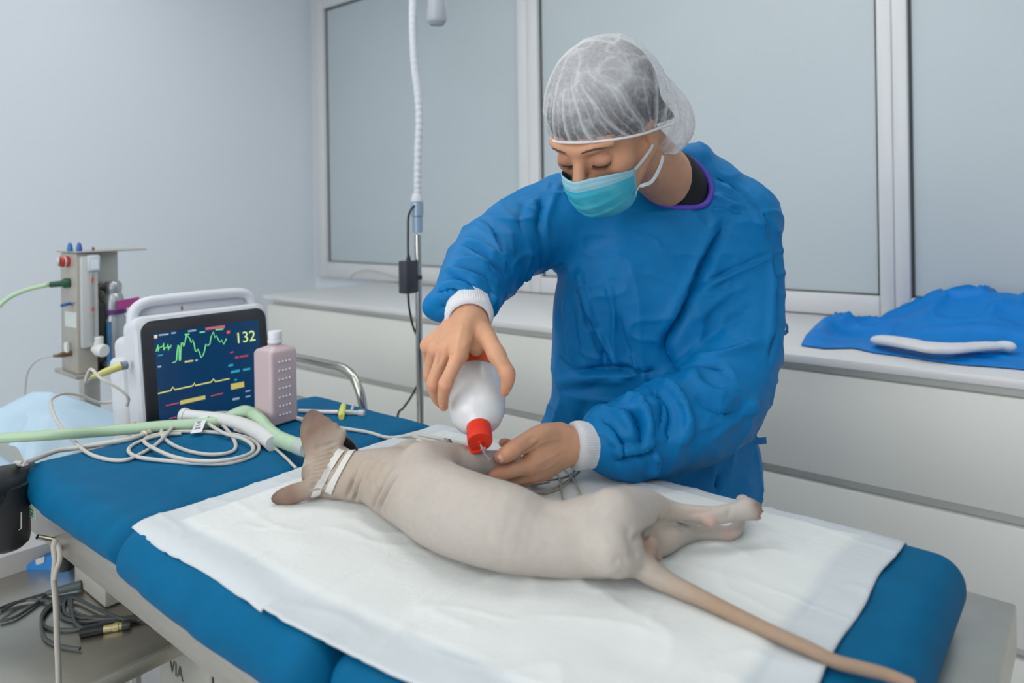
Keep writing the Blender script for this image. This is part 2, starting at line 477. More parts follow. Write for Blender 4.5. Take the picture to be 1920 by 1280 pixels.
# worktop and drawer cabinets
YC = 1.92
o = MB().box(-3.19, 1.5, YC - .012, YW - .036, .928, .95, .003).build('worktop', M_TOP, None)
tag(o, 'long white worktop running under the frosted windows', 'worktop')
UNITS = [(-3.165, -2.1), (-2.1, -1.0), (-1.0, .25), (.25, 1.48)]
ULAB = ['white drawer cabinet at the left end, behind the lamp stand', 'white drawer cabinet behind the bottle-holding arm, right of the lamp stand', 'white drawer cabinet behind the person, under the folded gown', 'white drawer cabinet at the far right edge']
for i, (a, b) in enumerate(UNITS[:3] + UNITS[3:]):
    e = empty('drawer_cabinet', ((a + b) / 2, (YC + YW) / 2, 0), ULAB[i], 'cabinet', 'white drawer cabinets under the windows')
    MB().box(a, b, YC + .03, YW - .01, .06, .927).build('body', M_DRAWER, e, smooth=False)
    MB().box(a, b, YC + .06, YW - .05, .0, .06).build('plinth', mat('plinth_grey', (120, 120, 116), .5), e, smooth=False)
    for (z0, z1) in ((.6445, .905), (.352, .6185), (.075, .326)):
        MB().box(a + .0015, b - .0015, YC, YC + .02, z0, z1, .002).build('drawer', M_DRAWER, e)
        MB().box(a + .0015, b - .0015, YC + .006, YC + .03, z1 - .03, z1 - .001, 0).build('grip_rail', M_FRAME, e, smooth=False)

# ================================================================== operating table
TX0, TX1, TY0, TY1, TZ = -1.545, -.095, .44, 1.113, .82
tbl = empty('operating_table', ((TX0 + TX1) / 2, (TY0 + TY1) / 2, 0), 'stainless steel operating table carrying the blue cushions and the cat', 'table')
t = MB(); t.box(TX0, TX1, TY0, TY1, TZ - .006, TZ, .003, 2); t.build('table_top', M_STEEL, tbl)
MB().box(TX0, TX1, TY0, TY0 + .004, TZ - .062, TZ - .003, .0015).build('apron', M_STEEL, tbl)
MB().box(TX0, TX1, TY1 - .004, TY1, TZ - .062, TZ - .003, .0015).build('apron', M_STEEL, tbl)
MB().box(TX1 - .004, TX1, TY0, TY1, TZ - .062, TZ - .003, .0015).build('apron', M_STEEL, tbl)
MB().box(TX0, TX0 + .004, TY0 + .2, TY1, TZ - .062, TZ - .003, .0015).build('apron', M_STEEL, tbl)
MB().tube([(TX0, TY0, TZ - .003), (TX1, TY0, TZ - .003)], .0042, 10, 1).build('edge_roll', M_CHROME, tbl)
MB().box(-.98, -.62, .6, .95, .05, .56, .01).build('column', M_STEEL, tbl)
MB().box(-.94, -.66, .64, .91, .54, TZ - .004, .008).build('lift_tube', M_CHROME, tbl)
MB().box(-1.15, -.4, .5, 1.05, .0, .07, .015).build('base', mat('base_grey', (92, 94, 94), .45), tbl)
# support bracket under the right end
MB().box(-.20, -.115, 1.0, 1.03, .64, TZ - .006, .004).build('bracket', M_STEEL, tbl)
MB().lathe([(.0, -.02), (.028, -.02), (.032, -.014), (.032, .014), (.028, .02), (0, .02)], (-.145, .99, .70), (0, 1, 0)).build('bracket_knob', M_BLACK, tbl)
MB().tube([(-.19, .955, .74), (-.13, .965, .742), (-.09, .99, .76)], .006, 8).build('lock_lever', M_BLACK, tbl)
# clamps and levers under the left front corner
MB().tube([P(70, 1006, 1.22), P(100, 1012, 1.24)], .0045, 10, 1).build('locking_pin', M_CHROME, tbl)
MB().tube([P(106, 1033, 1.22), P(116, 1017, 1.24)], .0045, 10, 1).build('locking_pin', M_BLACK, tbl)
p = P(124, 1045, 1.27)
k = MB(); k.lathe([(0, -.02), (.012, -.02), (.012, .0), (.02, .004), (.02, .02), (0, .02)], p, (0, 0, 1), 16); k.build('star_knob', M_BLACK, tbl)

# cushions
def zbulge(x, y, c):
    x0, x1, y0, y1, z0, z1, bl = c
    u = np.clip((x - x0) / (x1 - x0) * 2 - 1, -1, 1); w = np.clip((y - y0) / (y1 - y0) * 2 - 1, -1, 1)
    return bl * (1 - u ** 4) * (1 - w ** 4)
CUSH = [(-1.512, -1.066, .412, 1.05, .822, .893, .007), (-1.074, -.607, .402, 1.053, .822, .896, .007), (-.611, -.137, .412, 1.055, .822, .894, .008)]
CLAB = ['blue cushion under the cable coil at the head end', 'blue middle cushion under the cat\'s head and chest', 'blue cushion under the cat\'s hind legs and tail']
def cushion(c, label, seed):
    x0, x1, y0, y1, z0, z1, bl = c
    r = .034
    nx, ny, nz = 60, 76, 14
    vs = []; quads = []; ids = {}
    def vid(i, j, k):
        if (i, j, k) not in ids: ids[(i, j, k)] = len(vs); vs.append((i / nx, j / ny, k / nz))
        return ids[(i, j, k)]
    for i in range(nx):
        for j in range(ny):
            quads.append((vid(i, j, nz), vid(i + 1, j, nz), vid(i + 1, j + 1, nz), vid(i, j + 1, nz)))
            quads.append((vid(i, j, 0), vid(i, j + 1, 0), vid(i + 1, j + 1, 0), vid(i + 1, j, 0)))
    for i in range(nx):
        for k in range(nz):
            quads.append((vid(i, 0, k), vid(i + 1, 0, k), vid(i + 1, 0, k + 1), vid(i, 0, k + 1)))
            quads.append((vid(i, ny, k), vid(i, ny, k + 1), vid(i + 1, ny, k + 1), vid(i + 1, ny, k)))
    for j in range(ny):
        for k in range(nz):
            quads.append((vid(0, j, k), vid(0, j, k + 1), vid(0, j + 1, k + 1), vid(0, j + 1, k)))
            quads.append((vid(nx, j, k), vid(nx, j + 1, k), vid(nx, j + 1, k + 1), vid(nx, j, k + 1)))
    p = V(vs); lo = V([x0, y0, z0]); hi = V([x1, y1, z1])
    # denser rows near the borders
    s = p * 2 - 1; s = np.sign(s) * (1 - (1 - np.abs(s)) ** 1.5); p = (s + 1) / 2
    p = lo + p * (hi - lo)
    inner = np.clip(p, lo + r, hi - r); d = p - inner; L = np.linalg.norm(d, axis=1)[:, None]
    p = np.where(L > 1e-9, inner + d / np.maximum(L, 1e-9) * r, p)
    top = np.clip((p[:, 2] - z0) / (z1 - z0), 0, 1)
    p[:, 2] += zbulge(p[:, 0], p[:, 1], c) * top ** 2
    # rounded flanks, gathers at the ends
    f = np.exp(-((p[:, 2] - (z0 + z1) / 2) / .03) ** 2)
    out = np.clip(1 - (p[:, 1] - y0) / .04, 0, 1)
    u = np.clip((p[:, 0] - x0) / (x1 - x0), 0, 1)
    p[:, 1] -= out * f * (.009 * np.sin(np.pi * u) + .003 * vnoise(p, .05, seed))
    gx = np.minimum(u, 1 - u) * (x1 - x0)
    p[:, 1] += np.clip(1 - gx / .03, 0, 1) * out * .012
    side = np.clip(1 - (p[:, 1] - y0) / .06, 0, 1)
    p[:, 2] += .0016 * vnoise(p * V([1, 1, .5]), .05, seed + 3) + .0010 * vnoise(p, .02, seed + 5) * side
    p[:, 2] = np.maximum(p[:, 2], z0)
    me = mesh('cushion', p, quads)
    o = link('cushion', me, M_CUSH, None)
    tag(o, label, 'cushion', 'blue table cushions')
    return o
for i, c in enumerate(CUSH): cushion(c, CLAB[i], 11 + i)
def ztop(x, y):
    x = np.asarray(x, float); y = np.asarray(y, float)
    z = np.zeros_like(x)
    for c in CUSH:
        w = (x >= c[0]) & (x <= c[1])
        z = np.where(w, c[5] + zbulge(x, y, c), z)
    return np.where(z == 0, .89, z)

# absorbent pad
PX0, PX1, PY0, PY1 = -1.058, -.208, .425, 1.048
def padz(x, y):
    x = np.asarray(x, float); y = np.asarray(y, float)
    # spans the dips between cushions
    z = np.maximum.reduce([ztop(x, y), ztop(x - .03, y) - .002, ztop(x + .03, y) - .002])
    return z + .0045
nx, ny = 190, 150
gx, gy = np.meshgrid(np.linspace(0, 1, nx), np.linspace(0, 1, ny), indexing='ij')
X = PX0 + gx * (PX1 - PX0); Y = PY0 + gy * (PY1 - PY0)
p0 = np.c_[X.ravel(), Y.ravel(), np.zeros(X.size)]
X = X + (.004 * vnoise(p0, .11, 3)).reshape(X.shape) * (1 - gx) + (.006 * vnoise(p0, .09, 5)).reshape(X.shape) * gx
Y = Y + (.004 * vnoise(p0, .12, 4)).reshape(X.shape) + .035 * np.clip((gx - .45) / .5, 0, 1) * (1 - gy)
bd = np.minimum(np.minimum(gx * .85, (1 - gx) * .85), np.minimum(gy, 1 - gy) * .62)       # metres from the border
core = np.clip((bd - .045) / .012, 0, 1)
w1 = vnoise(p0 * V([1, 2.2, 1]), .09, 21).reshape(X.shape); w2 = vnoise(p0 * V([1.6, 1, 1]), .035, 22).reshape(X.shape)
ridge = (1 - np.abs(vnoise(p0 * V([.8, 1.6, 1]), .1, 23)).reshape(X.shape)) ** 10 * .0016 + (1 - np.abs(vnoise(p0 * V([1.8, .7, 1]), .08, 24)).reshape(X.shape)) ** 12 * .0018
Z = padz(X, Y) + .0028 * core + .0011 * w1 + .0006 * w2 + ridge
yb = np.clip((Y - 1.01) / .04, 0, 1); Z -= .012 * yb ** 2
yf = np.clip((.447 - Y) / .03, 0, 1); Z -= .010 * yf ** 2 * (gx < .4)
pv = np.c_[X.ravel(), Y.ravel(), Z.ravel()]
I = np.arange(nx * ny).reshape(nx, ny)
q = np.stack([I[:-1, :-1], I[1:, :-1], I[1:, 1:], I[:-1, 1:]], -1).reshape(-1, 4)
me = fast_mesh('absorbent_pad', pv, q)
edge = np.clip(1 - core, 0, 1).ravel()[:, None]
pc = (1 - edge) * V(lin((214, 218, 217))[:3]) + edge * V(lin((196, 203, 207))[:3])
seam = np.exp(-((bd.ravel() - .047) / .0022) ** 2) * np.clip(vnoise(p0, .07, 9) * 2, 0, 1)
pc = pc * (1 - .16 * seam[:, None] * V([1.1, .7, .5]))
paint(me, 'tint', pc)
M_PAD = mat('absorbent_pad', (220, 224, 226), .8, attr='tint', var=.012, vscale=30, bump=.3, bscale=110)
pad = link('absorbent_pad', me, M_PAD)
sm = pad.modifiers.new('thickness', 'SOLIDIFY'); sm.thickness = .0022; sm.offset = -1
tag(pad, 'white absorbent pad spread over the blue cushions under the cat', 'pad')
# ================================================================== the cat
def rest(u, v, rpx, z0=.905, lift=1.0):
    """centre of a round form lying on the pad, from its place and radius in the photo"""
    r = .05
    for _ in range(8):
        c = atz(u, v, z0 + r * lift); r = px2m(rpx, depth(c))
    return c, r
cs = SDF((-1.14, .50, .885), (-.28, 1.10, 1.10), .0025)
def body_chain(st, k, lift=1.0, sm=3, z0=.905):
    pr = [rest(u, v, r, z0, lift) for (u, v, r) in st]
    cs.chain([p for p, r in pr], [r for p, r in pr], k, smooth=sm)
    return pr
# trunk: neck -> shoulders -> ribs -> waist -> hips
trunk = body_chain([(640, 892, 40), (668, 893, 46), (706, 893, 51), (745, 905, 63), (788, 923, 72), (836, 951, 77), (893, 972, 78), (950, 988, 77), (1005, 1005, 68), (1060, 1010, 67), (1098, 1006, 71), (1126, 1002, 74), (1142, 1005, 62)], .012)
# belly fullness and shoulder blade
c, r = rest(800, 898, 54); cs.ell(c, (r, r * .9, r * .85), .022)
# upper thigh and hip of the near (upper) hind leg
hz = .905
def Z(u, v, h): return atz(u, v, hz + h)
th = [Z(1150, 972, .074), Z(1180, 961, .068), Z(1210, 954, .060), Z(1240, 955, .052), Z(1274, 960, .046), Z(1309, 964, .043), Z(1335, 967, .041), Z(1368, 962, .042), Z(1396, 956, .044)]
cs.chain(th, [.034, .0300, .0240, .0165, .0110, .0103, .0112, .0110, .0122], .010, smooth=4)
cs.cone(Z(1322, 966, .042), Z(1330, 978, .038), .0085, .0075, .006)       # point of the hock
# paw with toes, upper hind leg
cs.ell(Z(1402, 953, .044), (.015, .014, .013), .006)
for (u, v, h) in ((1412, 945, .052), (1421, 948, .047), (1423, 957, .043), (1419, 969, .037)):
    cs.cone(Z(1404, 955, .043), Z(u, v, h), .0062, .0050, .003)
# the other hind leg, lying on the pad
lo = [Z(1200, 1012, .024), Z(1222, 1014, .0235), Z(1245, 1010, .021), Z(1268, 1002, .0175), Z(1300, 996, .0135), Z(1343, 998, .0120), Z(1368, 1000, .0115), Z(1382, 988, .015), Z(1389, 966, .020), Z(1392, 948, .026), Z(1393, 940, .030)]
cs.chain(lo, [.020, .0205, .0180, .0150, .0118, .0100, .0092, .0078, .0076, .0084, .0095], .004, smooth=4)
for (u, v, h) in ((1386, 936, .033), (1393, 934, .035), (1401, 937, .035)):
    cs.cone(Z(1393, 942, .031), Z(u, v, h), .006, .0048, .003)
# scrotum between the thighs
cs.ell(Z(1217, 1020, .042), (.0105, .0100, .0120), .003)
cs.ell(Z(1230, 1040, .028), (.0080, .0080, .010), .004)
cs.chain([Z(1246, 980, .046), Z(1226, 988, .050), Z(1204, 1002, .056)], [.0035, .0050, .0050], .005, sub=True)      # groin
# tail
tl = [Z(1150, 1030, .046), Z(1192, 1054, .030), Z(1232, 1080, .019), Z(1290, 1112, .0125), Z(1355, 1145, .0105), Z(1430, 1182, .009), Z(1500, 1212, .0085), Z(1560, 1233, .008), Z(1615, 1245, .0072), Z(1665, 1254, .0068), Z(1712, 1268, .0062)]
TAILR = [.030, .0165, .0130, .0098, .0082, .0072, .0067, .0063, .0060, .0056, .0050]
cs.chain(tl[:4], TAILR[:4], .014, smooth=4)
# forelegs: upper one stretched out under the stream of water, held at the paw
fl = [Z(795, 874, .085), Z(840, 864, .080), Z(880, 866, .074), Z(912, 867, .068), Z(940, 864, .066), Z(962, 866, .064)]
cs.chain(fl, [.034, .0250, .0205, .0175, .0150, .0150], .012, smooth=4)
cs.ell(Z(885, 876, .056), (.015, .012, .012), .012)
fo = [Z(770, 868, .055), Z(800, 852, .040), Z(820, 842, .026), Z(832, 835, .020), Z(838, 832, .018)]
cs.chain(fo, [.034, .020, .0125, .0105, .0095], .012, smooth=4)
for (u, v, h) in ((834, 824, .024), (843, 827, .022), (846, 834, .017), (840, 840, .012)):
    cs.cone(Z(836, 832, .018), Z(u, v, h), .0048, .0042, .003)
# head seen from behind: skull, cheeks, muzzle turned away
HC, _r = rest(617, 888, 42)
HC = HC + V([0, 0, .004])
cs.ell(HC, (.040, .041, .040), .016)
fd = unit(-.62 * V([1, 0, 0]) + .55 * V([0, 1, 0]) + .05 * CZ)       # the nose points away from the camera
cs.ell(HC + .030 * fd + V([0, 0, -.003]), (.034, .034, .030), .016)
cs.cone(HC + .045 * fd, HC + .070 * fd - V([0, 0, .006]), .022, .017, .012)
def ear(base0, base1, tip, prof, w):
    """cupped ear: outer shell minus the inside"""
    base = (base0 + base1) / 2; ax = unit(tip - base); side = unit(base1 - base0); L = np.linalg.norm(tip - base)
    bn = unit(np.cross(ax, side))
    if bn @ (CF) > 0: bn = -bn                      # towards the camera: the back of the ear
    M = np.stack([side, ax, bn], 1)
    for s_, wf in prof:
        cs.ell(base + ax * L * s_ + bn * .002, (w * wf, L * .24, .0095 - .004 * s_), .006, M)
    for s_, wf in [(a + .04, b * .84) for a, b in prof[:-1]]:
        cs.ell(base + ax * L * s_ - bn * .009, (w * wf, L * .22, .0095), .003, M, sub=True)
hd = depth(HC)
E1b0, E1b1, E1t = P(588, 846, hd - .002), P(646, 842, hd + .002), P(572, 782, hd + .012)
ear(E1b0, E1b1, E1t, ((.05, 1.12), (.28, .98), (.50, .84), (.70, .66), (.84, .46)), .0260)
E2b0, E2b1, E2t = P(594, 893, hd - .034), P(600, 926, hd - .036), P(517, 936, hd - .040)
ear(E2b0, E2b1, E2t, ((.05, .85), (.28, 1.0), (.52, 1.06), (.72, 1.0), (.86, .78)), .0140)
cv, cq = cs.mesh(relax=3)
# skin folds: neck rings, scalp wrinkles, shoulder and flank creases
lines = []
for i, (a, b, c) in enumerate([((684, 856), (664, 898), (652, 934)), ((698, 857), (676, 903), (664, 940)), ((711, 860), (688, 908), (676, 945)), ((724, 866), (701, 914), (688, 950)), ((738, 876), (714, 920), (700, 955)), ((748, 890), (726, 926), (712, 958))]):
    lines.append(([a, b, c], .0038, -.0070)); 
    lines.append(([(a[0] + 6, a[1] + 2), (b[0] + 6, b[1] + 3), (c[0] + 6, c[1] + 3)], .0042, .0040))
for i in range(9):
    y = 846 + i * 8
    lines.append(([(585 - i * .9, y + 6), (600 - i * .9, y + 2), (618 - i * 1.4, y - (3 if i < 5 else -1)), (634 - i * 3.0, y - 9)], .0022, -.0042))
    lines.append(([(585 - i * .9, y + 10), (600 - i * .9, y + 6), (618 - i * 1.4, y + 1), (632 - i * 3.0, y - 5)], .0022, .0020))
lines += [([(590, 845), (596, 838), (612, 834), (636, 826)], .0022, -.0025), ([(592, 910), (606, 906), (618, 900)], .0022, -.0025),
          ([(1236, 965), (1234, 975), (1226, 986), (1210, 994), (1198, 1004), (1192, 1018)], .0036, -.0050),
          ([(1185, 985), (1180, 1005), (1190, 1030), (1200, 1045)], .007, -.003),
          ([(1150, 1063), (1160, 1050), (1175, 1046)], .006, -.0025),
          ([(1290, 963), (1320, 960), (1342, 955)], .0028, -.0016), ([(1296, 971), (1322, 968)], .003, .0012),
          ([(1375, 950), (1366, 962), (1364, 972)], .003, -.0012),
          ([(690, 848), (694, 862), (690, 874)], .0025, -.0018), ([(1010, 945), (1050, 965), (1090, 975)], .012, -.002)]
cv = folds(cv, cq, lines)
nr = vnormals(cv, cq)
cv = cv + nr * (.0007 * vnoise(cv, .030, 5) + .00025 * vnoise(cv, .007, 6))[:, None]
cv[:, 2] = np.maximum(cv[:, 2], np.where((cv[:, 0] > PX0 + .005), padz(cv[:, 0], cv[:, 1]) + .0015, ztop(cv[:, 0], cv[:, 1]) + .002))
# tail beyond the hips as its own ring mesh, merged into the same body
tq = catmull(np.c_[V(tl), V(TAILR)][2:], 8)
tz = tq[:, :3].copy()
tz[:, 2] = np.maximum(padz(tz[:, 0], tz[:, 1]) * (tz[:, 0] < PX1) + (ztop(tz[:, 0], tz[:, 1]) + .001) * (tz[:, 0] >= PX1), ztop(tz[:, 0], tz[:, 1])) + .004 + tq[:, 3] * .9
for _ in range(10): tz[1:-1, 2] = .5 * tz[1:-1, 2] + .25 * tz[:-2, 2] + .25 * tz[2:, 2]
wmix = np.clip(np.arange(len(tz)) / 10.0, 0, 1)[:, None]
tp = tq[:, :3] * (1 - wmix) + tz * wmix
tvs, tfs = tube_geo(tp, tq[:, 3], 16, 1, False)
tvs = V(tvs); nb = len(cv); m = len(tp)
# rounded tip
tipc = tp[-1] + unit(tp[-1] - tp[-2]) * tq[-1, 3] * .8
allv = np.r_[cv, tvs, [tipc]]
qs = np.r_[cq, np.array(tfs) + nb, [[nb + (m - 1) * 16 + k, nb + (m - 1) * 16 + (k + 1) % 16, nb + len(tvs), nb + len(tvs)] for k in range(0)]] if False else np.r_[cq, np.array(tfs) + nb]
capf = [(nb + (m - 1) * 16 + k, nb + (m - 1) * 16 + (k + 1) % 16, nb + (m - 1) * 16 + (k + 2) % 16, nb + len(tvs)) for k in range(0, 16, 2)]
qs = np.r_[qs, np.array(capf)]
me = fast_mesh('cat_body', allv, qs)
# coat-less skin colour: grey beige, browner ears and tail, pink hocks, dark toes
def blob(c, r): return np.exp(-(np.linalg.norm(allv - c, axis=1) / r) ** 2)[:, None]
col = np.tile(V(lin((182, 174, 166))[:3]), (len(allv), 1))
def toward(w, c):
    global col
    w = np.clip(w, 0, 1); col = col * (1 - w) + w * V(lin(c)[:3])
nz = vnoise(allv, .05, 8)[:, None]; nz2 = vnoise(allv, .016, 9)[:, None]
toward(.35 * np.clip(nz, 0, 1), (160, 152, 146)); toward(.22 * np.clip(nz2, 0, 1), (196, 186, 176))
for c, r in ((trunk[3][0], .07), (trunk[1][0], .05), (HC, .06)): toward(.7 * blob(c + V([0, -.03, .02]), r), (168, 150, 134))
for e0, e1, et in ((E1b0, E1b1, E1t), (E2b0, E2b1, E2t)):
    b = (e0 + e1) / 2; s = np.clip(((allv - b) @ unit(et - b)) / np.linalg.norm(et - b), -1, 1.4)
    near = np.linalg.norm(allv - (b + np.clip(s, 0, 1)[:, None] * (et - b)), axis=1) < .034
    toward((np.clip(s * 1.6 + .1, 0, 1) * near)[:, None] * .9, (126, 98, 82))
    toward((np.clip(s * 3 - 2.35, 0, 1) * near)[:, None] * .8, (78, 62, 56))
dt, pt = polydist(allv, catmull(V(tl), 3))
toward((np.clip((pt - .08) * 3.2, 0, 1) * np.clip((.045 - dt) / .02, 0, 1))[:, None] * .9, (154, 128, 104))
toward(.55 * blob(Z(1332, 980, .040), .011) + .5 * blob(Z(1369, 1003, .014), .011) + .25 * blob(Z(1310, 962, .05), .015), (200, 156, 142))
toward(.85 * blob(Z(1217, 1022, .046), .014), (150, 116, 96))
toward(.6 * blob(Z(1230, 1040, .030), .011), (140, 108, 92))
for (u, v, h) in ((1412, 945, .052), (1421, 948, .047), (1424, 957, .043), (1420, 969, .037), (1415, 952, .045)): toward(.75 * blob(Z(u + 3, v, h), .0075), (128, 88, 70))
for (u, v, h) in ((836, 824, .024), (845, 828, .022), (847, 834, .017), (841, 840, .012)): toward(.9 * blob(Z(u, v, h), .008), (92, 66, 52))
toward(.55 * blob(Z(885, 880, .06), .016) + .4 * blob(Z(905, 872, .07), .012), (110, 98, 90))
toward(.45 * blob(Z(955, 862, .07), .025), (176, 146, 146))
toward(.30 * blob(Z(1245, 975, .05), .04), (190, 164, 134))
paint(me, 'skin', col)
M_CAT = mat('bare_cat_skin', (180, 170, 160), .52, attr='skin', var=.03, vscale=120, bump=.12, bscale=700, sss=.12, spec=.35)
cat = empty('cat', trunk[6][0] * V([1, 1, 0]) + V([0, 0, .90]), 'hairless grey-beige cat lying on its side on the white pad', 'cat')
body = link('body', me, M_CAT, cat)
# claws on the upper hind paw
for (u, v, h) in ((1414, 945, .052), (1425, 948, .047), (1427, 957, .043), (1423, 970, .037)):
    a = Z(u - 1, v, h); b = Z(u + 4, v + 1.5, h - .002)
    MB().tube([a, b], [.0022, .0006], 8, 1).build('claw', mat('claw_horn', (70, 54, 48), .4), cat)
# whisker-thin toe pads
for (u, v, h) in ((1411, 953, .040), (1409, 962, .036)):
    b = MB(); b.lathe([(0, -.004), (.004, -.003), (.005, 0), (.004, .003), (0, .004)], Z(u + 3, v, h), CR, 12); b.build('paw_pad', mat('paw_pad_skin', (136, 92, 72), .55), cat)
# ================================================================== the person
M_SKIN = mat('skin', (205, 158, 128), .48, attr='skin', var=.05, vscale=40, bump=.12, bscale=500, sss=.18, spec=.35)
M_GOWN = mat('blue_nonwoven', (0, 111, 172), .48, var=.05, vscale=25, bump=.18, bscale=900, spec=.18)
M_CUFF = mat('knit_cuff', (214, 214, 218), .85, var=.03, vscale=60, bump=.5, bscale=380, stretch=(1, 1, 1))
FLOORP = V([-.66, 1.36, 0.0])
person = empty('person', FLOORP, 'person in blue gown, mask and hair cap leaning over the table', 'person')
# ---- head frame
yw, pt_, rl = math.radians(40), math.radians(38), math.radians(5)
fh = -math.sin(yw) * CR - math.cos(yw) * CF
HF = math.cos(pt_) * fh - math.sin(pt_) * CZ
HU = math.cos(pt_) * CZ + math.sin(pt_) * fh
HS = math.cos(yw) * CR - math.sin(yw) * CF
HS, HU = math.cos(rl) * HS - math.sin(rl) * HU, math.cos(rl) * HU + math.sin(rl) * HS
HM = np.stack([HS, HF, HU], 1)
HC0 = P(1130, 228, 1.17)
def H(s, f, u): return HC0 + HM @ V([s, f, u])
NB = P(1270, 352, 1.385)                              # base of the neck
hs = SDF(HC0 - .20 - V([0, 0, .06]), HC0 + .22, .0028)
hs.ell(H(0, -.012, .03), (.074, .094, .088), .02, HM)
hs.ell(H(0, .028, -.03), (.061, .066, .085), .02, HM)
hs.ell(H(0, .040, -.088), (.042, .045, .033), .03, HM)
for s in (-1, 1):
    hs.ell(H(s * .046, .056, -.036), (.020, .022, .017), .022, HM)
    hs.cone(H(s * .062, -.005, -.06), H(s * .030, .055, -.10), .015, .014, .025)
hs.chain([H(-.052, .074, .010), H(-.028, .090, .010), H(0, .094, .006), H(.028, .090, .010), H(.052, .074, .010)], [.008, .010, .010, .010, .008], .014)
for s in (-1, 1):
    hs.ell(H(s * .033, .104, -.016), (.017, .014, .010), .010, HM, sub=True)
    hs.ell(H(s * .032, .080, -.016), (.0165, .0150, .0125), .003, HM)
hs.cone(H(0, .090, -.004), H(0, .116, -.044), .0085, .0115, .012)
for s in (-1, 1): hs.ell(H(s * .012, .102, -.048), (.008, .010, .007), .008, HM)
for s in (-1, 1): hs.ell(H(s * .074, -.012, -.030), (.008, .016, .028), .008, HM)      # ears, under the cap
hs.chain([H(0, -.035, -.045), H(.012, -.055, -.09), NB], [.056, .052, .054], .03, smooth=3)
hv, hq = hs.mesh(relax=2)
hv = folds(hv, hq, [([(1096, 322), (1108, 318), (1122, 318), (1136, 314)], .0016, -.0014), ([(1192, 345), (1215, 350), (1235, 335)], .006, -.002), ([(1225, 310), (1235, 335), (1230, 350)], .006, .002)])
def chan(S, pts, rs, k): S.chain([P(*p) for p in pts], rs, k, smooth=4)
# ---- right hand (holds the bottle, back of the hand up)
rh = SDF(P(870, 660, 1.05) - .15, P(870, 660, 1.05) + .15, .0020)
WR = P(878, 590, 1.085)
chan(rh, [(868, 528, 1.20), (874, 565, 1.125), (879, 592, 1.082)], [.034, .029, .0265], .01)
rh.ell(WR, (.029, .023, .023), .012, np.stack([CR, CF, CZ], 1))
RF = {'index': ([(861, 664, 1.018), (848, 692, 1.002), (836, 719, 1.000), (831, 744, 1.008), (832, 762, 1.018)], [.0118, .0098, .0096, .0083, .0068]),
      'middle': ([(834, 661, 1.040), (822, 690, 1.030), (813, 720, 1.030), (818, 744, 1.042), (828, 758, 1.056)], [.0120, .0098, .0096, .0083, .0068]),
      'ring': ([(817, 656, 1.066), (808, 678, 1.068), (806, 704, 1.074), (815, 730, 1.088), (826, 742, 1.10)], [.0112, .0092, .0090, .0078, .0066]),
      'little': ([(803, 648, 1.092), (801, 664, 1.100), (806, 682, 1.108), (816, 700, 1.118), (826, 712, 1.126)], [.0105, .0082, .0080, .0070, .0060])}
for n_, (pp, rr) in RF.items():
    a = P(*pp[0]); b0 = WR * .8 + a * .2 + (a - WR) * .0
    rh.cone(b0, a, .0165, .0125, .014)
for n_, (pp, rr) in RF.items():
    chan(rh, pp, rr, .004)
    for j in (0, 2): rh.ell(P(*pp[j]) - .0012 * CF, rr[j] * 1.06, .004)
rh.cone(P(872, 625, 1.075), P(838, 655, 1.07), .015, .0125, .012)
rh.cone(P(880, 622, 1.08), P(893, 655, 1.055), .015, .010, .014)           # thumb web
chan(rh, [(897, 606, 1.08), (914, 634, 1.05), (932, 666, 1.026), (951, 700, 1.012), (951, 718, 1.014), (946, 735, 1.020)], [.0150, .0140, .0122, .0108, .0094, .0066], .010)
rh.ell(P(951, 699, 1.012), .0112, .004); rh.ell(P(931, 664, 1.027), .0128, .006)
rv, rq = rh.mesh(relax=2)
rv = folds(rv, rq, [([(868, 608), (858, 640), (858, 662)], .0035, .0013), ([(862, 608), (842, 640), (835, 660)], .0032, .0013), ([(855, 612), (832, 638), (820, 655)], .003, .0011), ([(848, 660), (846, 672), (838, 684)], .003, -.0018), ([(826, 658), (825, 672), (821, 684)], .003, -.0018),
    ([(830, 714), (836, 712), (843, 716)], .0012, -.0010), ([(829, 720), (836, 718), (843, 722)], .0012, -.0010), ([(941, 688), (948, 684), (956, 690)], .0013, -.001), ([(890, 612), (884, 634), (866, 655)], .003, .0009), ([(908, 660), (898, 668), (880, 676)], .004, .001)])
# ---- left hand (holds the foreleg)
lh = SDF(P(1000, 855, 1.07) - .15, P(1000, 855, 1.07) + .15, .0020)
WL = P(1066, 834, 1.112)
chan(lh, [(1150, 832, 1.145), (1105, 833, 1.128), (1068, 834, 1.113)], [.034, .029, .0265], .01)
lh.ell(WL, (.024, .024, .028), .012, np.stack([CR, CF, CZ], 1))
LFI = {'index': ([(992, 872, 1.044), (960, 880, 1.024), (930, 888, 1.018), (910, 893, 1.024), (898, 895, 1.034)], [.0125, .0112, .0106, .0088, .0062]),
       'middle': ([(1000, 884, 1.058), (975, 893, 1.052), (950, 898, 1.064), (934, 890, 1.082), (930, 876, 1.092)], [.0125, .0105, .0100, .0085, .0070]),
       'ring': ([(1012, 886, 1.075), (990, 897, 1.075), (968, 900, 1.088), (950, 888, 1.106), (946, 872, 1.112)], [.0115, .0098, .0092, .0080, .0066]),
       'little': ([(1024, 882, 1.092), (1006, 894, 1.098), (988, 893, 1.112), (972, 880, 1.124), (966, 866, 1.128)], [.0105, .0088, .0082, .0070, .0060])}
for n_, (pp, rr) in LFI.items():
    a = P(*pp[0]); lh.cone(WL * .78 + a * .22, a, .0170, .0130, .014)
lh.cone(P(1052, 815, 1.10), P(1005, 838, 1.068), .016, .016, .014)
lh.cone(P(1040, 845, 1.09), P(1000, 862, 1.052), .017, .013, .012)
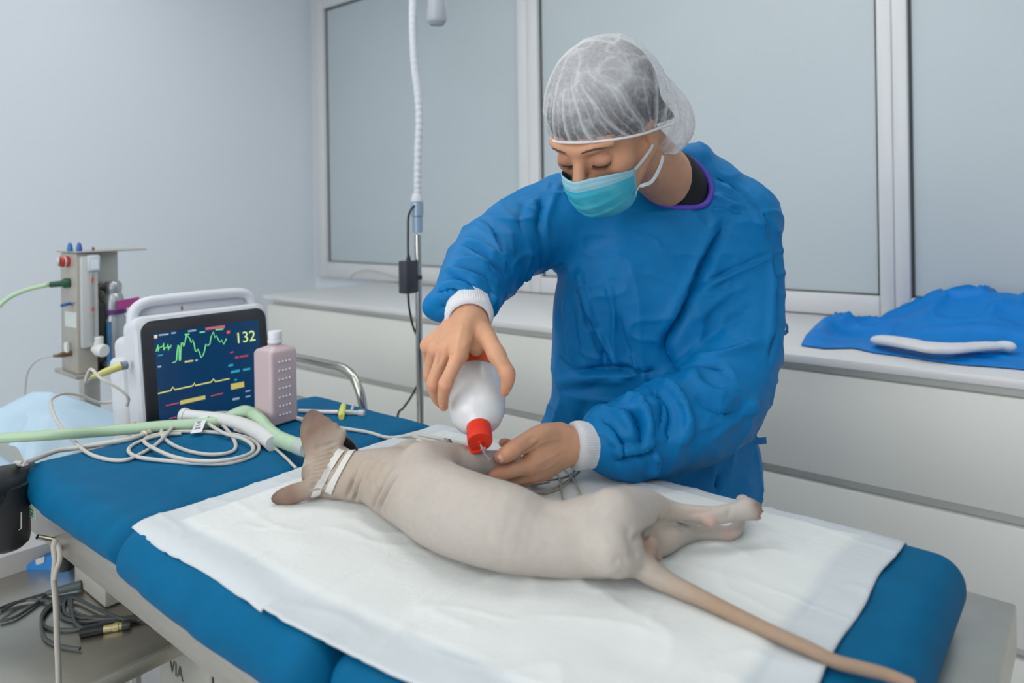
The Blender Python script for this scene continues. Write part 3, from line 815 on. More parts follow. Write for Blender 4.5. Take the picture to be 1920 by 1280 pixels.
for n_, (pp, rr) in LFI.items():
    chan(lh, pp, rr, .004)
    lh.ell(P(*pp[0]) - .001 * CF, rr[0] * 1.05, .004)
chan(lh, [(1046, 812, 1.10), (1016, 815, 1.072), (988, 828, 1.046), (962, 843, 1.020), (948, 852, 1.012), (938, 857, 1.012)], [.0165, .0162, .0140, .0125, .0118, .0092], .007)
chan(lh, [(990, 838, 1.082), (965, 838, 1.092), (950, 832, 1.088), (943, 830, 1.080)], [.0095, .0090, .0082, .0068], .004)   # fingertip behind the paw
lv, lq = lh.mesh(relax=2)
lv = folds(lv, lq, [([(1012, 828), (1000, 838), (985, 848), (970, 856)], .0026, -.0035), ([(1006, 818), (996, 825), (988, 836)], .0016, -.0012), ([(1002, 816), (992, 823), (984, 833)], .0016, -.0012), ([(952, 836), (960, 842), (964, 852)], .0012, -.0010), ([(956, 833), (964, 839), (968, 849)], .0012, -.0010),
    ([(1055, 822), (1030, 826), (1012, 832)], .003, .0010), ([(1058, 842), (1030, 858), (1005, 872)], .003, .0011), ([(1000, 858), (988, 862), (978, 858)], .0016, -.0013), ([(1060, 852), (1035, 872), (1010, 886)], .003, .0009)])
# ---- rest of the body under the clothes: neck root, torso, arms, legs
bs = SDF((-1.05, .80, .02), (-.25, 1.72, 1.30), .012)
TM = np.stack([CR, CF, CZ], 1)
bs.chain([NB, P(1250, 430, 1.42), P(1235, 560, 1.42), P(1220, 720, 1.44), P(1215, 860, 1.46)], [.052, .075, .085, .085, .10], .04)
bs.chain([P(1090, 425, 1.43), P(900, 500, 1.30), P(872, 560, 1.135)], [.035, .032, .027], .03)
bs.chain([P(1370, 440, 1.43), P(1355, 740, 1.28), P(1110, 832, 1.13)], [.035, .032, .027], .03)
PEL = P(1215, 870, 1.47)
for s in (-1, 1):
    hip = PEL + s * .085 * CR - V([0, 0, .06]); kn = V([hip[0], hip[1], .48]) - .03 * CF; an = V([kn[0], kn[1], .09]) + .02 * CF
    bs.chain([hip, kn, an, an - .10 * CF + V([0, 0, -.045])], [.085, .058, .040, .028], .03)
bv_, bq_ = bs.mesh(relax=2)
parts_ = [(hv, hq), (rv, rq), (lv, lq), (bv_, bq_)]
off = 0; VV = []; QQ = []
for v_, q_ in parts_: VV.append(v_); QQ.append(q_ + off); off += len(v_)
BV = np.concatenate(VV); BQ = np.concatenate(QQ)
me = fast_mesh('body', BV, BQ)
sk = np.tile(V(lin((208, 158, 126))[:3]), (len(BV), 1))
def tint(w, c):
    global sk
    w = np.clip(w, 0, 1)[:, None]; sk = sk * (1 - w) + w * V(lin(c)[:3])
n1 = vnoise(BV, .02, 31); n2 = vnoise(BV, .006, 32)
tint(.30 * np.clip(n1, 0, 1), (196, 140, 110)); tint(.20 * np.clip(n2, 0, 1), (220, 172, 140))
hd_ = np.zeros(len(BV)); hd_[:len(hv)] = 1
tint(.45 * hd_, (186, 134, 104))
def bl(c, r): return np.exp(-(np.linalg.norm(BV - c, axis=1) / r) ** 2)
for d in (RF, LFI):
    for n_, (pp, rr) in d.items():
        tint(.45 * bl(P(*pp[2]), .012) + .35 * bl(P(*pp[0]), .014) + .5 * bl(P(*pp[4]), .012), (206, 128, 100))
for p_ in ((946, 735, 1.02), (951, 700, 1.012), (938, 857, 1.012), (960, 843, 1.02), (943, 830, 1.08)): tint(.5 * bl(P(*p_), .013), (212, 130, 104))
for s in (-1, 1): tint(.4 * bl(H(s * .033, .095, -.014), .014), (150, 100, 80)); tint(.25 * bl(H(s * .05, .07, -.03), .02), (196, 128, 100))
paint(me, 'skin', sk)
bodyo = link('body', me, M_SKIN, person)
# nails
def nail(c, along, nrm_, w, l):
    along = unit(along); nrm_ = unit(nrm_ - along * (nrm_ @ along)); sd = np.cross(along, nrm_)
    vs = []; fs = []; n, m = 7, 7
    for i in range(n):
        for j in range(m):
            a = (i / (n - 1) * 2 - 1); b = (j / (m - 1) * 2 - 1)
            k_ = 1 - .12 * abs(b) ** 3
            vs.append(c + along * (b * l) + sd * (a * w * k_) + nrm_ * (-.35 * w * a * a))
    for i in range(n - 1):
        for j in range(m - 1): fs.append((i * m + j, (i + 1) * m + j, (i + 1) * m + j + 1, i * m + j + 1))
    o = MB().add(vs, fs).build('fingernail', mat('nail', (214, 168, 150), .3, coat=.3), bodyo)
    so = o.modifiers.new('thickness', 'SOLIDIFY'); so.thickness = .0008; so.offset = 0
tn = P(943, 853.5, 1.012)
nail(tn - .0107 * CF + .0012 * CZ, P(938, 857, 1.012) - P(960, 843, 1.02), -CF + .25 * CZ, .0062, .0062)
nail(P(830.5, 756, 1.012) - .0058 * CF - .002 * CR, P(832, 763, 1.018) - P(831, 744, 1.008), -CF - .35 * CR, .0045, .0046)
nail(P(949.5, 729, 1.017) + .0056 * CR - .004 * CF, P(946, 735, 1.02) - P(951, 718, 1.014), CR - .4 * CF, .0042, .005)

# ---- brows, lashes
M_HAIR = mat('dark_brown_hair', (34, 25, 22), .5, var=.2, vscale=60)
bvh_h = bvh_of(hv, hq)
def surf(s, u, lift):
    """point on the face in head coordinates"""
    o_ = H(s, .2, u); h_ = bvh_h.ray_cast(Vector(o_), Vector(-HF))
    return np.array(h_[0]) + HF * lift
for s in (-1, 1):
    pts = [surf(s * a, b, .0004) for a, b in ((.014, .0075), (.024, .0105), (.036, .0115), (.047, .0080), (.054, .003))]
    MB().tube(pts, [.0010, .0017, .0017, .0012, .0005], 8, 5).build('eyebrow', mat('brow_hair', (82, 58, 46), .6), bodyo)
    lid = [surf(s * a, b, .0006) for a, b in ((.0185, -.0225), (.025, -.0262), (.033, -.0272), (.041, -.0250), (.0475, -.0205))]
    lb = MB(); lb.tube(lid, [.0006, .0011, .0012, .0011, .0006], 6, 5)
    cl = catmull(lid, 6)
    for i in range(1, len(cl) - 1, 1):
        d_ = unit(.8 * HF - .75 * HU + (cl[i] - H(s * .033, .09, -.02)) @ HS * 22 * HS)
        lb.tube([cl[i], cl[i] + d_ * .0045, cl[i] + d_ * .0075 + HU * .0012], [.00045, .0003, .0001], 4, 1)
    lb.build('eyelashes', M_HAIR, bodyo)
# ---- hair under the cap
hh = SDF(HC0 - .19, HC0 + .22, .004)
hh.ell(H(0, -.020, .030), (.085, .110, .094), .02, HM)
hh.ell(P(1228, 240, 1.245), (.036, .036, .038), .07)
hh.plane_cut(H(0, .1, .027), -unit(HM @ V([0, -.44, 1])), .004)
v_, q_ = hh.mesh(2)
nr_ = vnormals(v_, q_); ph = np.arctan2((v_ - HC0) @ HS, (v_ - HC0) @ HF)
v_ = v_ + nr_ * (.0018 * np.sin(ph * 34 + 3 * vnoise(v_, .03, 3)) * .6)[:, None]
link('hair', fast_mesh('hair', v_, q_), M_HAIR, person)
# ---- bouffant cap
cp = SDF(HC0 - .21, HC0 + .25, .0026)
CC = H(.002, -.024, .028)
cp.ell(CC, (.0925, .1200, .1010), .02, HM)
BUN = P(1243, 232, 1.245)
cp.ell(BUN, (.052, .052, .060), .075)
v_, q_ = cp.mesh(2)
RN = unit(HM @ V([0, -.44, 1])); RP = H(0, .1, .026)
dr = (v_ - RP) @ RN
rel = (v_ - CC) @ HM
ph = np.arctan2(rel[:, 0], rel[:, 1])
bun = np.exp(-(np.linalg.norm(v_ - BUN, axis=1) / .066) ** 4)
gath = np.clip(1.15 - dr / .11, 0, 1)
ph2 = ph + .55 * np.clip(dr / .1, 0, 1) * np.sin(ph * 2 + .6) + .07 * vnoise(v_, .04, 41)
s1 = (1 - np.abs(np.sin(ph2 * 9 + 1.2 * vnoise(v_, .06, 42)))) ** 5
s2 = (1 - np.abs(np.sin(ph2 * 21 + 1.6 * vnoise(v_, .05, 43)))) ** 4
s3 = (1 - np.abs(vnoise(v_, .026, 45))) ** 9
line = np.clip(s1 + .7 * s2, 0, 1) * gath
fine = (1 - np.abs(vnoise(v_ * V([1, 1, .6]), .030, 44))) ** 6
nr_ = vnormals(v_, q_)
v_ = v_ + nr_ * (.0042 * s1 * gath + .0022 * s2 * gath + .0016 * fine + .0022 * bun * vnoise(v_, .018, 46) - .001)[:, None]
tight = np.exp(-np.clip(dr, 0, 1) / .012) * np.clip(1 - bun * 1.2, 0, 1)
v_ = v_ + (CC - v_) * (.012 * tight)[:, None]
lowbun = (v_[:, 2] < BUN[2] - .056)
keep_v = ((dr > 0) | ((bun > .30) & ~lowbun))
kq = q_[keep_v[q_].all(1)]
used = np.unique(kq); mp_ = np.full(len(v_), -1); mp_[used] = np.arange(len(used))
capme = fast_mesh('hair_cap', v_[used], mp_[kq])
front = np.clip(.45 + rel[:, 1] / .16 + rel[:, 2] / .14, 0, 1)
white = np.clip(.10 + .80 * line + .52 * front * np.clip(rel[:, 2] / .07, 0, 1) + .30 * fine * (1 - gath * .5) + .45 * bun + .25 * s3, 0, 1)
paint(capme, 'tint', np.repeat(white[used][:, None], 3, 1))
m = bpy.data.materials.new('sheer_nonwoven'); m.use_nodes = True; nt = m.node_tree; nt.nodes.clear()
out = nt.nodes.new('ShaderNodeOutputMaterial'); mx = nt.nodes.new('ShaderNodeMixShader'); tr = nt.nodes.new('ShaderNodeBsdfTransparent'); df = nt.nodes.new('ShaderNodeBsdfDiffuse'); tl_ = nt.nodes.new('ShaderNodeBsdfTranslucent'); m2 = nt.nodes.new('ShaderNodeMixShader')
df.inputs[0].default_value = lin((236, 238, 242)); tl_.inputs[0].default_value = lin((236, 238, 242)); m2.inputs[0].default_value = .25
at_ = nt.nodes.new('ShaderNodeVertexColor'); at_.layer_name = 'tint'
tcn = nt.nodes.new('ShaderNodeTexCoord'); nzn = nt.nodes.new('ShaderNodeTexNoise'); nzn.inputs['Scale'].default_value = 160; nzn.inputs['Detail'].default_value = 6
nt.links.new(tcn.outputs['Object'], nzn.inputs['Vector'])
ma = nt.nodes.new('ShaderNodeMath'); ma.operation = 'MULTIPLY_ADD'; ma.inputs[1].default_value = .72; nt.links.new(at_.outputs['Color'], ma.inputs[0])
mb_ = nt.nodes.new('ShaderNodeMath'); mb_.operation = 'MULTIPLY_ADD'; mb_.inputs[1].default_value = .42; mb_.inputs[2].default_value = -.09; nt.links.new(nzn.outputs[0], mb_.inputs[0]); nt.links.new(mb_.outputs[0], ma.inputs[2]); ma.use_clamp = True
nt.links.new(df.outputs[0], m2.inputs[1]); nt.links.new(tl_.outputs[0], m2.inputs[2])
nt.links.new(ma.outputs[0], mx.inputs[0]); nt.links.new(tr.outputs[0], mx.inputs[1]); nt.links.new(m2.outputs[0], mx.inputs[2]); nt.links.new(mx.outputs[0], out.inputs[0])
capo = link('hair_cap', capme, m, person); capo['label'] = 'sheer white bouffant hair cap'
# elastic rim
e1 = unit(np.cross(RN, HS))
if e1 @ HF < 0: e1 = -e1
e2 = HS
RC = CC - RN * ((CC - RP) @ RN)
nearr = (np.abs(dr) < .0035) & (np.linalg.norm(v_ - BUN, axis=1) > .066)
an_ = np.arctan2((v_ - RC) @ e2, (v_ - RC) @ e1)
rim = []
for k in range(44):
    a0 = -math.pi + 2 * math.pi * k / 44; mk_ = nearr & (an_ >= a0) & (an_ < a0 + 2 * math.pi / 44)
    if mk_.sum() > 2: c9 = v_[mk_].mean(0); rim.append(c9 + unit(c9 - RC) * .0042 - RN * .001)
g_ = int(np.argmax([np.linalg.norm(rim[i] - rim[i - 1]) for i in range(len(rim))])); rim = rim[g_:] + rim[:g_]
rim = V(rim)
for _ in range(2): rim[1:-1] = .5 * rim[1:-1] + .25 * rim[:-2] + .25 * rim[2:]
MB().tube(rim, .0022, 8, 4).build('elastic_rim', mat('elastic_white', (222, 224, 228), .7, bump=.4, bscale=300), capo)
MB().tube([P(1243, 112, 1.20), P(1251, 110, 1.195), P(1259, 105, 1.19)], [.0015, .004, .0035], 8, 3).build('cap_tail', m, capo)
# ---- face mask
n, mm = 41, 34
S_, T_ = np.meshgrid(np.linspace(-1, 1, n), np.linspace(0, 1, mm), indexing='ij')
def itp(t, xs, ys): return np.interp(t, xs, ys)
def sm3(a): return catmull(a, 8)
cf = catmull(V([[0, .1215, -.030], [.22, .129, -.050], [.5, .126, -.082], [.78, .108, -.113], [1, .078, -.136]]), 10)
cF, cU = np.interp(T_, cf[:, 0], cf[:, 1]), np.interp(T_, cf[:, 0], cf[:, 2])
sF, sU = .047 + .008 * T_, -.060 - .046 * T_
w_ = 1 - np.abs(S_) ** 1.7
nose = np.exp(-(S_ / .2) ** 2) * np.clip(1 - T_ / .35, 0, 1)
F_ = sF + (cF - sF) * w_ + .004 * nose; U_ = sU + (cU - sU) * w_ + .010 * (1 - T_) * np.clip(np.abs(S_) * (1 - np.abs(S_)) * 4, 0, 1) * .3
Sx = (.0625 - .006 * T_) * np.sin(S_ * 1.35) / math.sin(1.35)
ple = ((T_ - .25) * 4.5) % 1.0
F_ += np.where((T_ > .25) & (T_ < .92), .0035 * (1 - ple) ** 2, 0) * np.clip(1.15 - np.abs(S_), 0, 1)
vs_ = (HC0 + np.stack([Sx, F_, U_], -1).reshape(-1, 3) @ HM.T)
vs_ = vs_ + (.0012 * vnoise(vs_, .016, 51))[:, None] * HF
I = np.arange(n * mm).reshape(n, mm)
q_ = np.stack([I[:-1, :-1], I[1:, :-1], I[1:, 1:], I[:-1, 1:]], -1).reshape(-1, 4)
mk = fast_mesh('face_mask', vs_, q_)
tt = T_.ravel(); ss = np.abs(S_.ravel())
mc = np.tile(V(lin((48, 170, 196))[:3]), (len(vs_), 1))
cr2 = np.clip(vnoise(vs_, .018, 52), 0, 1)[:, None] * .25
mc = mc * (1 - cr2) + cr2 * V(lin((130, 205, 222))[:3])
band = ((tt < .2) | (ss > .955)).astype(float)[:, None]
mc = mc * (1 - band) + band * V(lin((150, 198, 214))[:3])
st = ((np.abs(tt - .07) < .016) | (np.abs(tt - .14) < .016)).astype(float)[:, None] * .4
mc = mc * (1 - st) + st * V(lin((96, 160, 180))[:3])
paint(mk, 'tint', mc)
masko = link('face_mask', mk, mat('mask_nonwoven', (60, 170, 196), .7, attr='tint', bump=.3, bscale=600), person); masko['label'] = 'turquoise pleated surgical face mask'
so = masko.modifiers.new('thickness', 'SOLIDIFY'); so.thickness = .0014; so.offset = 0
M_LOOP = mat('ear_loop', (200, 208, 214), .8, bump=.3, bscale=300)
def ribbon(name, pts, w, th, nrm0, m_, parent, smooth=6):
    p_ = catmull(V(pts), smooth); vs2 = []; fs2 = []
    for i in range(len(p_)):
        tg = unit(p_[min(i + 1, len(p_) - 1)] - p_[max(i - 1, 0)]); nn = nrm0[min(i * len(nrm0) // len(p_), len(nrm0) - 1)] if isinstance(nrm0, list) else nrm0
        sd = unit(np.cross(tg, nn)); n3 = np.cross(sd, tg)
        for (a, b) in ((-1, -1), (1, -1), (1, 1), (-1, 1)): vs2.append(p_[i] + sd * a * w / 2 + n3 * b * th / 2)
    for i in range(len(p_) - 1):
        for k in range(4):
            k2 = (k + 1) % 4; fs2.append((i * 4 + k, i * 4 + k2, (i + 1) * 4 + k2, (i + 1) * 4 + k))
    e_ = (len(p_) - 1) * 4; fs2 += [(3, 2, 1, 0), (e_, e_ + 1, e_ + 2, e_ + 3)]
    return MB().add(vs2, fs2).build(name, m_, parent)
nL = unit(HS * .9 + HF * .3)
ribbon('ear_loop', [H(.060, .050, -.062), H(.067, .034, -.058), H(.0755, .010, -.050), H(.078, -.008, -.044)], .0055, .0012, nL, M_LOOP, masko)
ribbon('ear_loop', [H(.054, .058, -.106), P(1200, 350, 1.118), P(1222, 340, 1.13), P(1238, 312, 1.15), P(1243, 292, 1.165)], .0055, .0012, unit(CR * .6 - CF), M_LOOP, masko)
ribbon('ear_loop', [H(-.060, .050, -.062), H(-.0755, .010, -.050), H(-.078, -.008, -.044)], .0055, .0012, unit(-HS), M_LOOP, masko)

# ---- gown
gs = SDF((-1.04, .76, .38), (-.26, 1.76, 1.46), .0038)
gs.ell(P(1233, 455, 1.42), (.198, .098, .105), .06, TM)
gs.ell(P(1228, 570, 1.405), (.198, .118, .17), .05, TM)
gs.ell(P(1222, 700, 1.43), (.198, .128, .19), .05, TM)
gs.ell(P(1213, 880, 1.475), (.235, .150, .24), .05, TM)
c_ = P(1213, 900, 1.52); gs.cone(V([c_[0], c_[1], .80]), V([c_[0], c_[1], .36]), .165, .190, .08)
gs.chain([P(1305, 372, 1.45), P(1345, 385, 1.44), P(1385, 412, 1.43)], [.062, .066, .072], .04)      # shoulder, viewer's right
gs.chain([P(1288, 318, 1.445), P(1302, 345, 1.45)], [.056, .068], .04)
gs.chain([P(1150, 395, 1.41), P(1080, 395, 1.42)], [.06, .066], .05)
gs.chain([P(1058, 408, 1.42), P(985, 440, 1.375), P(920, 485, 1.305), P(893, 518, 1.24), P(885, 540, 1.185), P(881, 558, 1.145)], [.086, .074, .068, .064, .056, .041], .035, smooth=3)
gs.ell(P(836, 572, 1.15), (.034, .036, .024), .03, TM)
gs.ell(P(905, 575, 1.135), (.026, .03, .024), .02, TM)
gs.chain([P(1372, 430, 1.42), P(1393, 540, 1.385), P(1385, 650, 1.335), P(1352, 738, 1.275), P(1285, 785, 1.215), P(1210, 812, 1.175), P(1160, 826, 1.150), P(1128, 832, 1.137)], [.084, .074, .074, .080, .079, .068, .056, .040], .03, smooth=3)
gs.ell(P(1125, 790, 1.150), (.020, .025, .018), .015, TM)
gs.plane_cut((0, 0, .42), (0, 0, -1))
# neck opening
NA = unit(P(1240, 300, 1.33) - NB)
gs.chain([NB - NA * .02, NB + NA * .12], [.055, .066], .008, sub=True)
gv, gq = gs.mesh(2)
GF = [
 # torso
 ([(1368, 400), (1340, 455), (1306, 535), (1270, 600), (1250, 645), (1258, 680), (1276, 700)], .012, -.022),
 ([(1352, 400), (1322, 460), (1290, 530), (1256, 600), (1238, 645)], .010, .008),
 ([(1306, 538), (1360, 512), (1410, 490), (1452, 468)], .004, -.004),
 ([(1310, 545), (1364, 519), (1412, 498), (1452, 478)], .005, .004),
 ([(1090, 500), (1092, 535), (1105, 580), (1119, 617)], .006, .006), ([(1082, 530), (1092, 580), (1110, 625)], .005, -.005),
 ([(1140, 530), (1152, 580), (1150, 640), (1160, 690)], .006, .005), ([(1150, 545), (1164, 620), (1190, 690)], .005, -.004),
 ([(1119, 617), (1140, 655), (1164, 692)], .005, .007), ([(1108, 618), (1122, 655), (1150, 690)], .005, -.006),
 ([(1062, 560), (1068, 620), (1077, 690)], .007, .005), ([(1075, 570), (1082, 630), (1100, 690)], .005, -.004),
 ([(1030, 640), (1050, 670), (1077, 695)], .006, -.006), ([(1016, 520), (1040, 540), (1080, 545)], .006, .004),
 ([(1070, 697), (1120, 692), (1164, 693), (1220, 697), (1276, 706)], .006, -.010), ([(1065, 707), (1120, 703), (1180, 703), (1250, 712)], .007, .007),
 ([(1004, 735), (1045, 715), (1100, 712), (1180, 716)], .008, .006), ([(1010, 760), (1050, 735), (1110, 728), (1190, 735)], .012, -.006),
 ([(1178, 660), (1190, 680), (1196, 705)], .004, .005), ([(1090, 650), (1096, 680), (1100, 696)], .004, .004), ([(1130, 655), (1128, 690)], .004, -.004),
 ([(1235, 750), (1190, 765), (1160, 800)], .012, .006), ([(1060, 740), (1040, 790), (1030, 850)], .014, .006), ([(1100, 750), (1085, 800), (1080, 860)], .012, -.006),
 ([(1330, 330), (1380, 352), (1420, 385), (1448, 440)], .005, -.005), ([(1325, 340), (1372, 362), (1410, 395), (1436, 450)], .006, .006),
 ([(1335, 370), (1365, 378), (1400, 392)], .005, .005), ([(1335, 400), (1350, 392), (1385, 385)], .005, .004), ([(1340, 385), (1372, 392), (1392, 400)], .004, -.004),
 ([(1450, 470), (1456, 540), (1450, 620), (1440, 680)], .005, -.006), ([(1445, 480), (1448, 560), (1438, 660)], .006, .003),
 ([(1060, 330), (1040, 370), (1022, 420), (1018, 500)], .008, .006), ([(1015, 370), (1012, 420), (1012, 500)], .008, -.012),
 ([(1290, 660), (1320, 672), (1370, 660), (1430, 640)], .008, .008), ([(1270, 690), (1310, 685), (1360, 690)], .007, -.010),
 ([(1345, 885), (1343, 920)], .006, -.008), ([(1395, 800), (1420, 850), (1432, 910)], .01, .005),
 # right sleeve
 ([(869, 457), (905, 472), (925, 492), (950, 525), (970, 548)], .0050, -.010), ([(866, 449), (905, 463), (930, 485), (958, 520), (974, 540)], .0060, .007),
 ([(895, 420), (920, 445), (932, 480), (945, 510)], .0060, .006), ([(905, 415), (930, 440), (945, 480)], .006, -.005),
 ([(852, 490), (890, 492), (915, 505), (935, 540)], .0050, .007), ([(848, 500), (885, 505), (910, 520), (925, 550)], .0050, -.007),
 ([(870, 470), (890, 480), (915, 500), (930, 530)], .004, -.006), ([(838, 505), (862, 515), (885, 525), (900, 545)], .005, .006),
 ([(836, 530), (862, 528), (884, 536), (905, 560)], .005, -.006), ([(830, 548), (855, 538), (880, 545), (898, 560)], .005, .006),
 ([(800, 582), (835, 560), (868, 548)], .004, .006), ([(808, 592), (840, 570), (870, 556)], .004, -.005), ([(826, 612), (845, 585), (868, 565)], .004, .004),
 ([(940, 380), (955, 430), (960, 480)], .010, .004), ([(985, 370), (975, 420), (985, 480)], .010, -.004), ([(1010, 340), (1000, 372), (1010, 400)], .006, .004), ([(925, 555), (915, 580), (905, 605)], .005, .006), ([(915, 548), (905, 575), (898, 590)], .004, -.005),
 ([(1000, 500), (980, 525), (962, 545)], .006, .004),
 # left sleeve
 ([(1240, 718), (1262, 735), (1282, 765), (1285, 800), (1275, 830)], .0075, .010), ([(1232, 735), (1250, 760), (1256, 795), (1250, 830)], .0065, -.010),
 ([(1165, 762), (1185, 752), (1205, 770), (1215, 800), (1212, 835)], .0060, .010), ([(1170, 775), (1190, 780), (1202, 810), (1198, 845)], .0055, -.009),
 ([(1115, 775), (1135, 772), (1160, 780), (1178, 800), (1186, 835)], .0050, .008), ([(1128, 790), (1145, 800), (1165, 830), (1168, 860)], .0045, -.008),
 ([(1145, 850), (1165, 845), (1195, 842), (1225, 825)], .0050, .008), ([(1150, 865), (1180, 858), (1210, 850), (1232, 840)], .0045, -.007), ([(1222, 840), (1228, 865), (1220, 885)], .005, .008),
 ([(1215, 715), (1228, 735), (1240, 770), (1236, 810)], .005, -.007), ([(1140, 825), (1160, 835), (1175, 850)], .004, .006),
 ([(1290, 690), (1305, 715), (1340, 738), (1390, 750)], .010, .007), ([(1300, 740), (1350, 775), (1405, 775)], .010, -.007), ([(1320, 830), (1360, 800), (1400, 770), (1420, 740)], .009, .006),
 ([(1300, 600), (1350, 560), (1410, 530)], .012, .005), ([(1310, 640), (1360, 610), (1420, 570)], .012, -.005)]
GF = [(a, w, h * (1.9 if w < .0076 else 1.35)) for a, w, h in GF]
gv = folds(gv, gq, GF, crisp=.55)
gv = relax_mesh(gv, gq, 1, .25)
nr_ = vnormals(gv, gq)
crum = (1 - np.abs(vnoise(gv * V([1, 1, .6]), .075, 61))) ** 5 * .0055 + (1 - np.abs(vnoise(gv * V([.7, .7, 1.3]), .05, 62))) ** 6 * .0036 + .0045 * vnoise(gv, .11, 63) + .0005 * vnoise(gv, .012, 64)
gv = gv + nr_ * crum[:, None]
gown = link('gown', fast_mesh('gown', gv, gq), M_GOWN, person); gown['label'] = 'long blue disposable surgical gown'
# collar binding: follows the edge of the neck opening
bvg = bvh_of(gv, gq)
r1_ = unit(np.cross(NA, CZ)); r2_ = np.cross(NA, r1_)
ring = []
for k in range(40):
    th_ = 2 * math.pi * k / 40; d_ = math.cos(th_) * r1_ + math.sin(th_) * r2_
    for rad in (.0615, .065, .07, .076):
        h_ = bvg.ray_cast(Vector(NB + d_ * rad + NA * .2), Vector(-NA))
        if h_[0] is not None: break
    ring.append(np.array(h_[0]) if h_[0] is not None else ring[-1])
ring = V(ring)
for _ in range(4): ring = .5 * ring + .25 * np.roll(ring, 1, 0) + .25 * np.roll(ring, -1, 0)
ring = ring + NA * .002
MB().tube(ring, .0058, 10, 3, False, True).build('collar_binding', mat('purple_binding', (84, 66, 176), .6, var=.06, vscale=40), gown)
# black shirt in the neckline
sb = SDF(NB - .16, NB + .16, .005)
sb.ell(NB - V([0, 0, .030]) + .015 * CF, (.060, .056, .045), .02, TM)
sb.cone(NB + .004 * CF, NB + NA * .030 + .008 * CF, .0575, .0560, .01)
v_, q_ = sb.mesh(2)
link('shirt', fast_mesh('shirt', v_, q_), mat('black_jersey', (20, 21, 26), .8, var=.1), person)
# cuffs
def cuff(a, b, r0, r1, sq):
    a, b = V(a), V(b); ax = unit(b - a); L_ = np.linalg.norm(b - a)
    e1_ = unit(np.cross(ax, CZ)); e2_ = np.cross(ax, e1_)
    vs2 = []; fs2 = []; n2 = 120; m2_ = 14
    for j in range(m2_):
        t_ = j / (m2_ - 1); r_ = r0 + (r1 - r0) * t_ + .0018 * math.sin(t_ * 9.4)
        if j == m2_ - 1: r_ -= .003
        for k in range(n2):
            th_ = 2 * math.pi * k / n2; rr_ = r_ + .00035 * (1 if k % 2 else -1)
            vs2.append(a + ax * (L_ * t_) + rr_ * (math.cos(th_) * e1_ * sq[0] + math.sin(th_) * e2_ * sq[1]))
    for j in range(m2_ - 1):
        for k in range(n2):
            k2 = (k + 1) % n2; fs2.append((j * n2 + k, j * n2 + k2, (j + 1) * n2 + k2, (j + 1) * n2 + k))
    o_ = MB().add(vs2, fs2).build('cuff', M_CUFF, gown)
    so_ = o_.modifiers.new('thickness', 'SOLIDIFY'); so_.thickness = .002; so_.offset = -1
    return o_
cuff(P(878, 552, 1.150), P(880, 600, 1.068), .038, .0325, (1.05, .95))
cuff(P(1142, 833, 1.142), P(1070, 835, 1.113), .037, .0318, (.95, 1.08))
# ties at the back
M_TIE = mat('gown_tie', (4, 104, 170), .55)
ribbon('tie', [P(1440, 612, 1.41), P(1462, 601, 1.40), P(1475, 610, 1.39), P(1471, 626, 1.39), P(1440, 636, 1.41)], .016, .001, unit(CZ + .3 * CR), M_TIE, gown)
ribbon('tie', [P(1405, 728, 1.42), P(1430, 742, 1.41), P(1434, 765, 1.41), P(1426, 792, 1.42), P(1414, 815, 1.43), P(1420, 826, 1.43), P(1437, 825, 1.43)], .014, .001, unit(CR * .6 - CF), M_TIE, gown)
# trousers and shoes
ts = SDF((-1.05, .95, .0), (-.3, 1.75, .9), .009)
sh = []
for s in (-1, 1):
    hip = PEL + s * .085 * CR - V([0, 0, .06]); kn = V([hip[0], hip[1], .48]) - .03 * CF; an = V([kn[0], kn[1], .12]) + .02 * CF
    ts.chain([hip, kn, an], [.100, .075, .064], .03)
    sh.append((an + .035 * CF, an - .15 * CF))
v_, q_ = ts.mesh(2); link('trousers', fast_mesh('trousers', v_, q_), mat('scrub_navy', (24, 34, 60), .75, var=.06), person)
for a, b in sh:
    s2 = SDF(V([min(a[0], b[0]) - .09, min(a[1], b[1]) - .09, -.01]), V([max(a[0], b[0]) + .09, max(a[1], b[1]) + .09, .16]), .005)
    s2.chain([V([a[0], a[1], .045]), V([(a[0] + b[0]) / 2, (a[1] + b[1]) / 2, .042]), V([b[0], b[1], .032])], [.044, .044, .034], .02)
    s2.plane_cut((0, 0, .002), (0, 0, -1))
    v_, q_ = s2.mesh(2); link('shoe', fast_mesh('shoe', v_, q_), mat('shoe_white', (210, 210, 208), .5), person)
# ================================================================== squeeze bottle in the right hand
BA = unit(.10 * CR - .86 * CF - .50 * CZ); BO = P(893, 748, 1.065)
bt = empty('squeeze_bottle', BO, 'translucent white squeeze bottle with a red flip cap, held upside down', 'bottle')
M_BOT = mat('translucent_plastic', (240, 243, 246), .25, trans=.15, spec=.5, sss=.3)
RB = .0435
prof = [(0, -.098), (.030, -.098), (.038, -.095), (RB, -.086), (RB, .000), (RB * .985, .012), (RB * .93, .026), (RB * .80, .040), (RB * .60, .050), (.0165, .056), (.0150, .060), (.0150, .068), (0, .068)]
MB().lathe(prof, BO, BA, 48).build('bottle_body', M_BOT, bt)
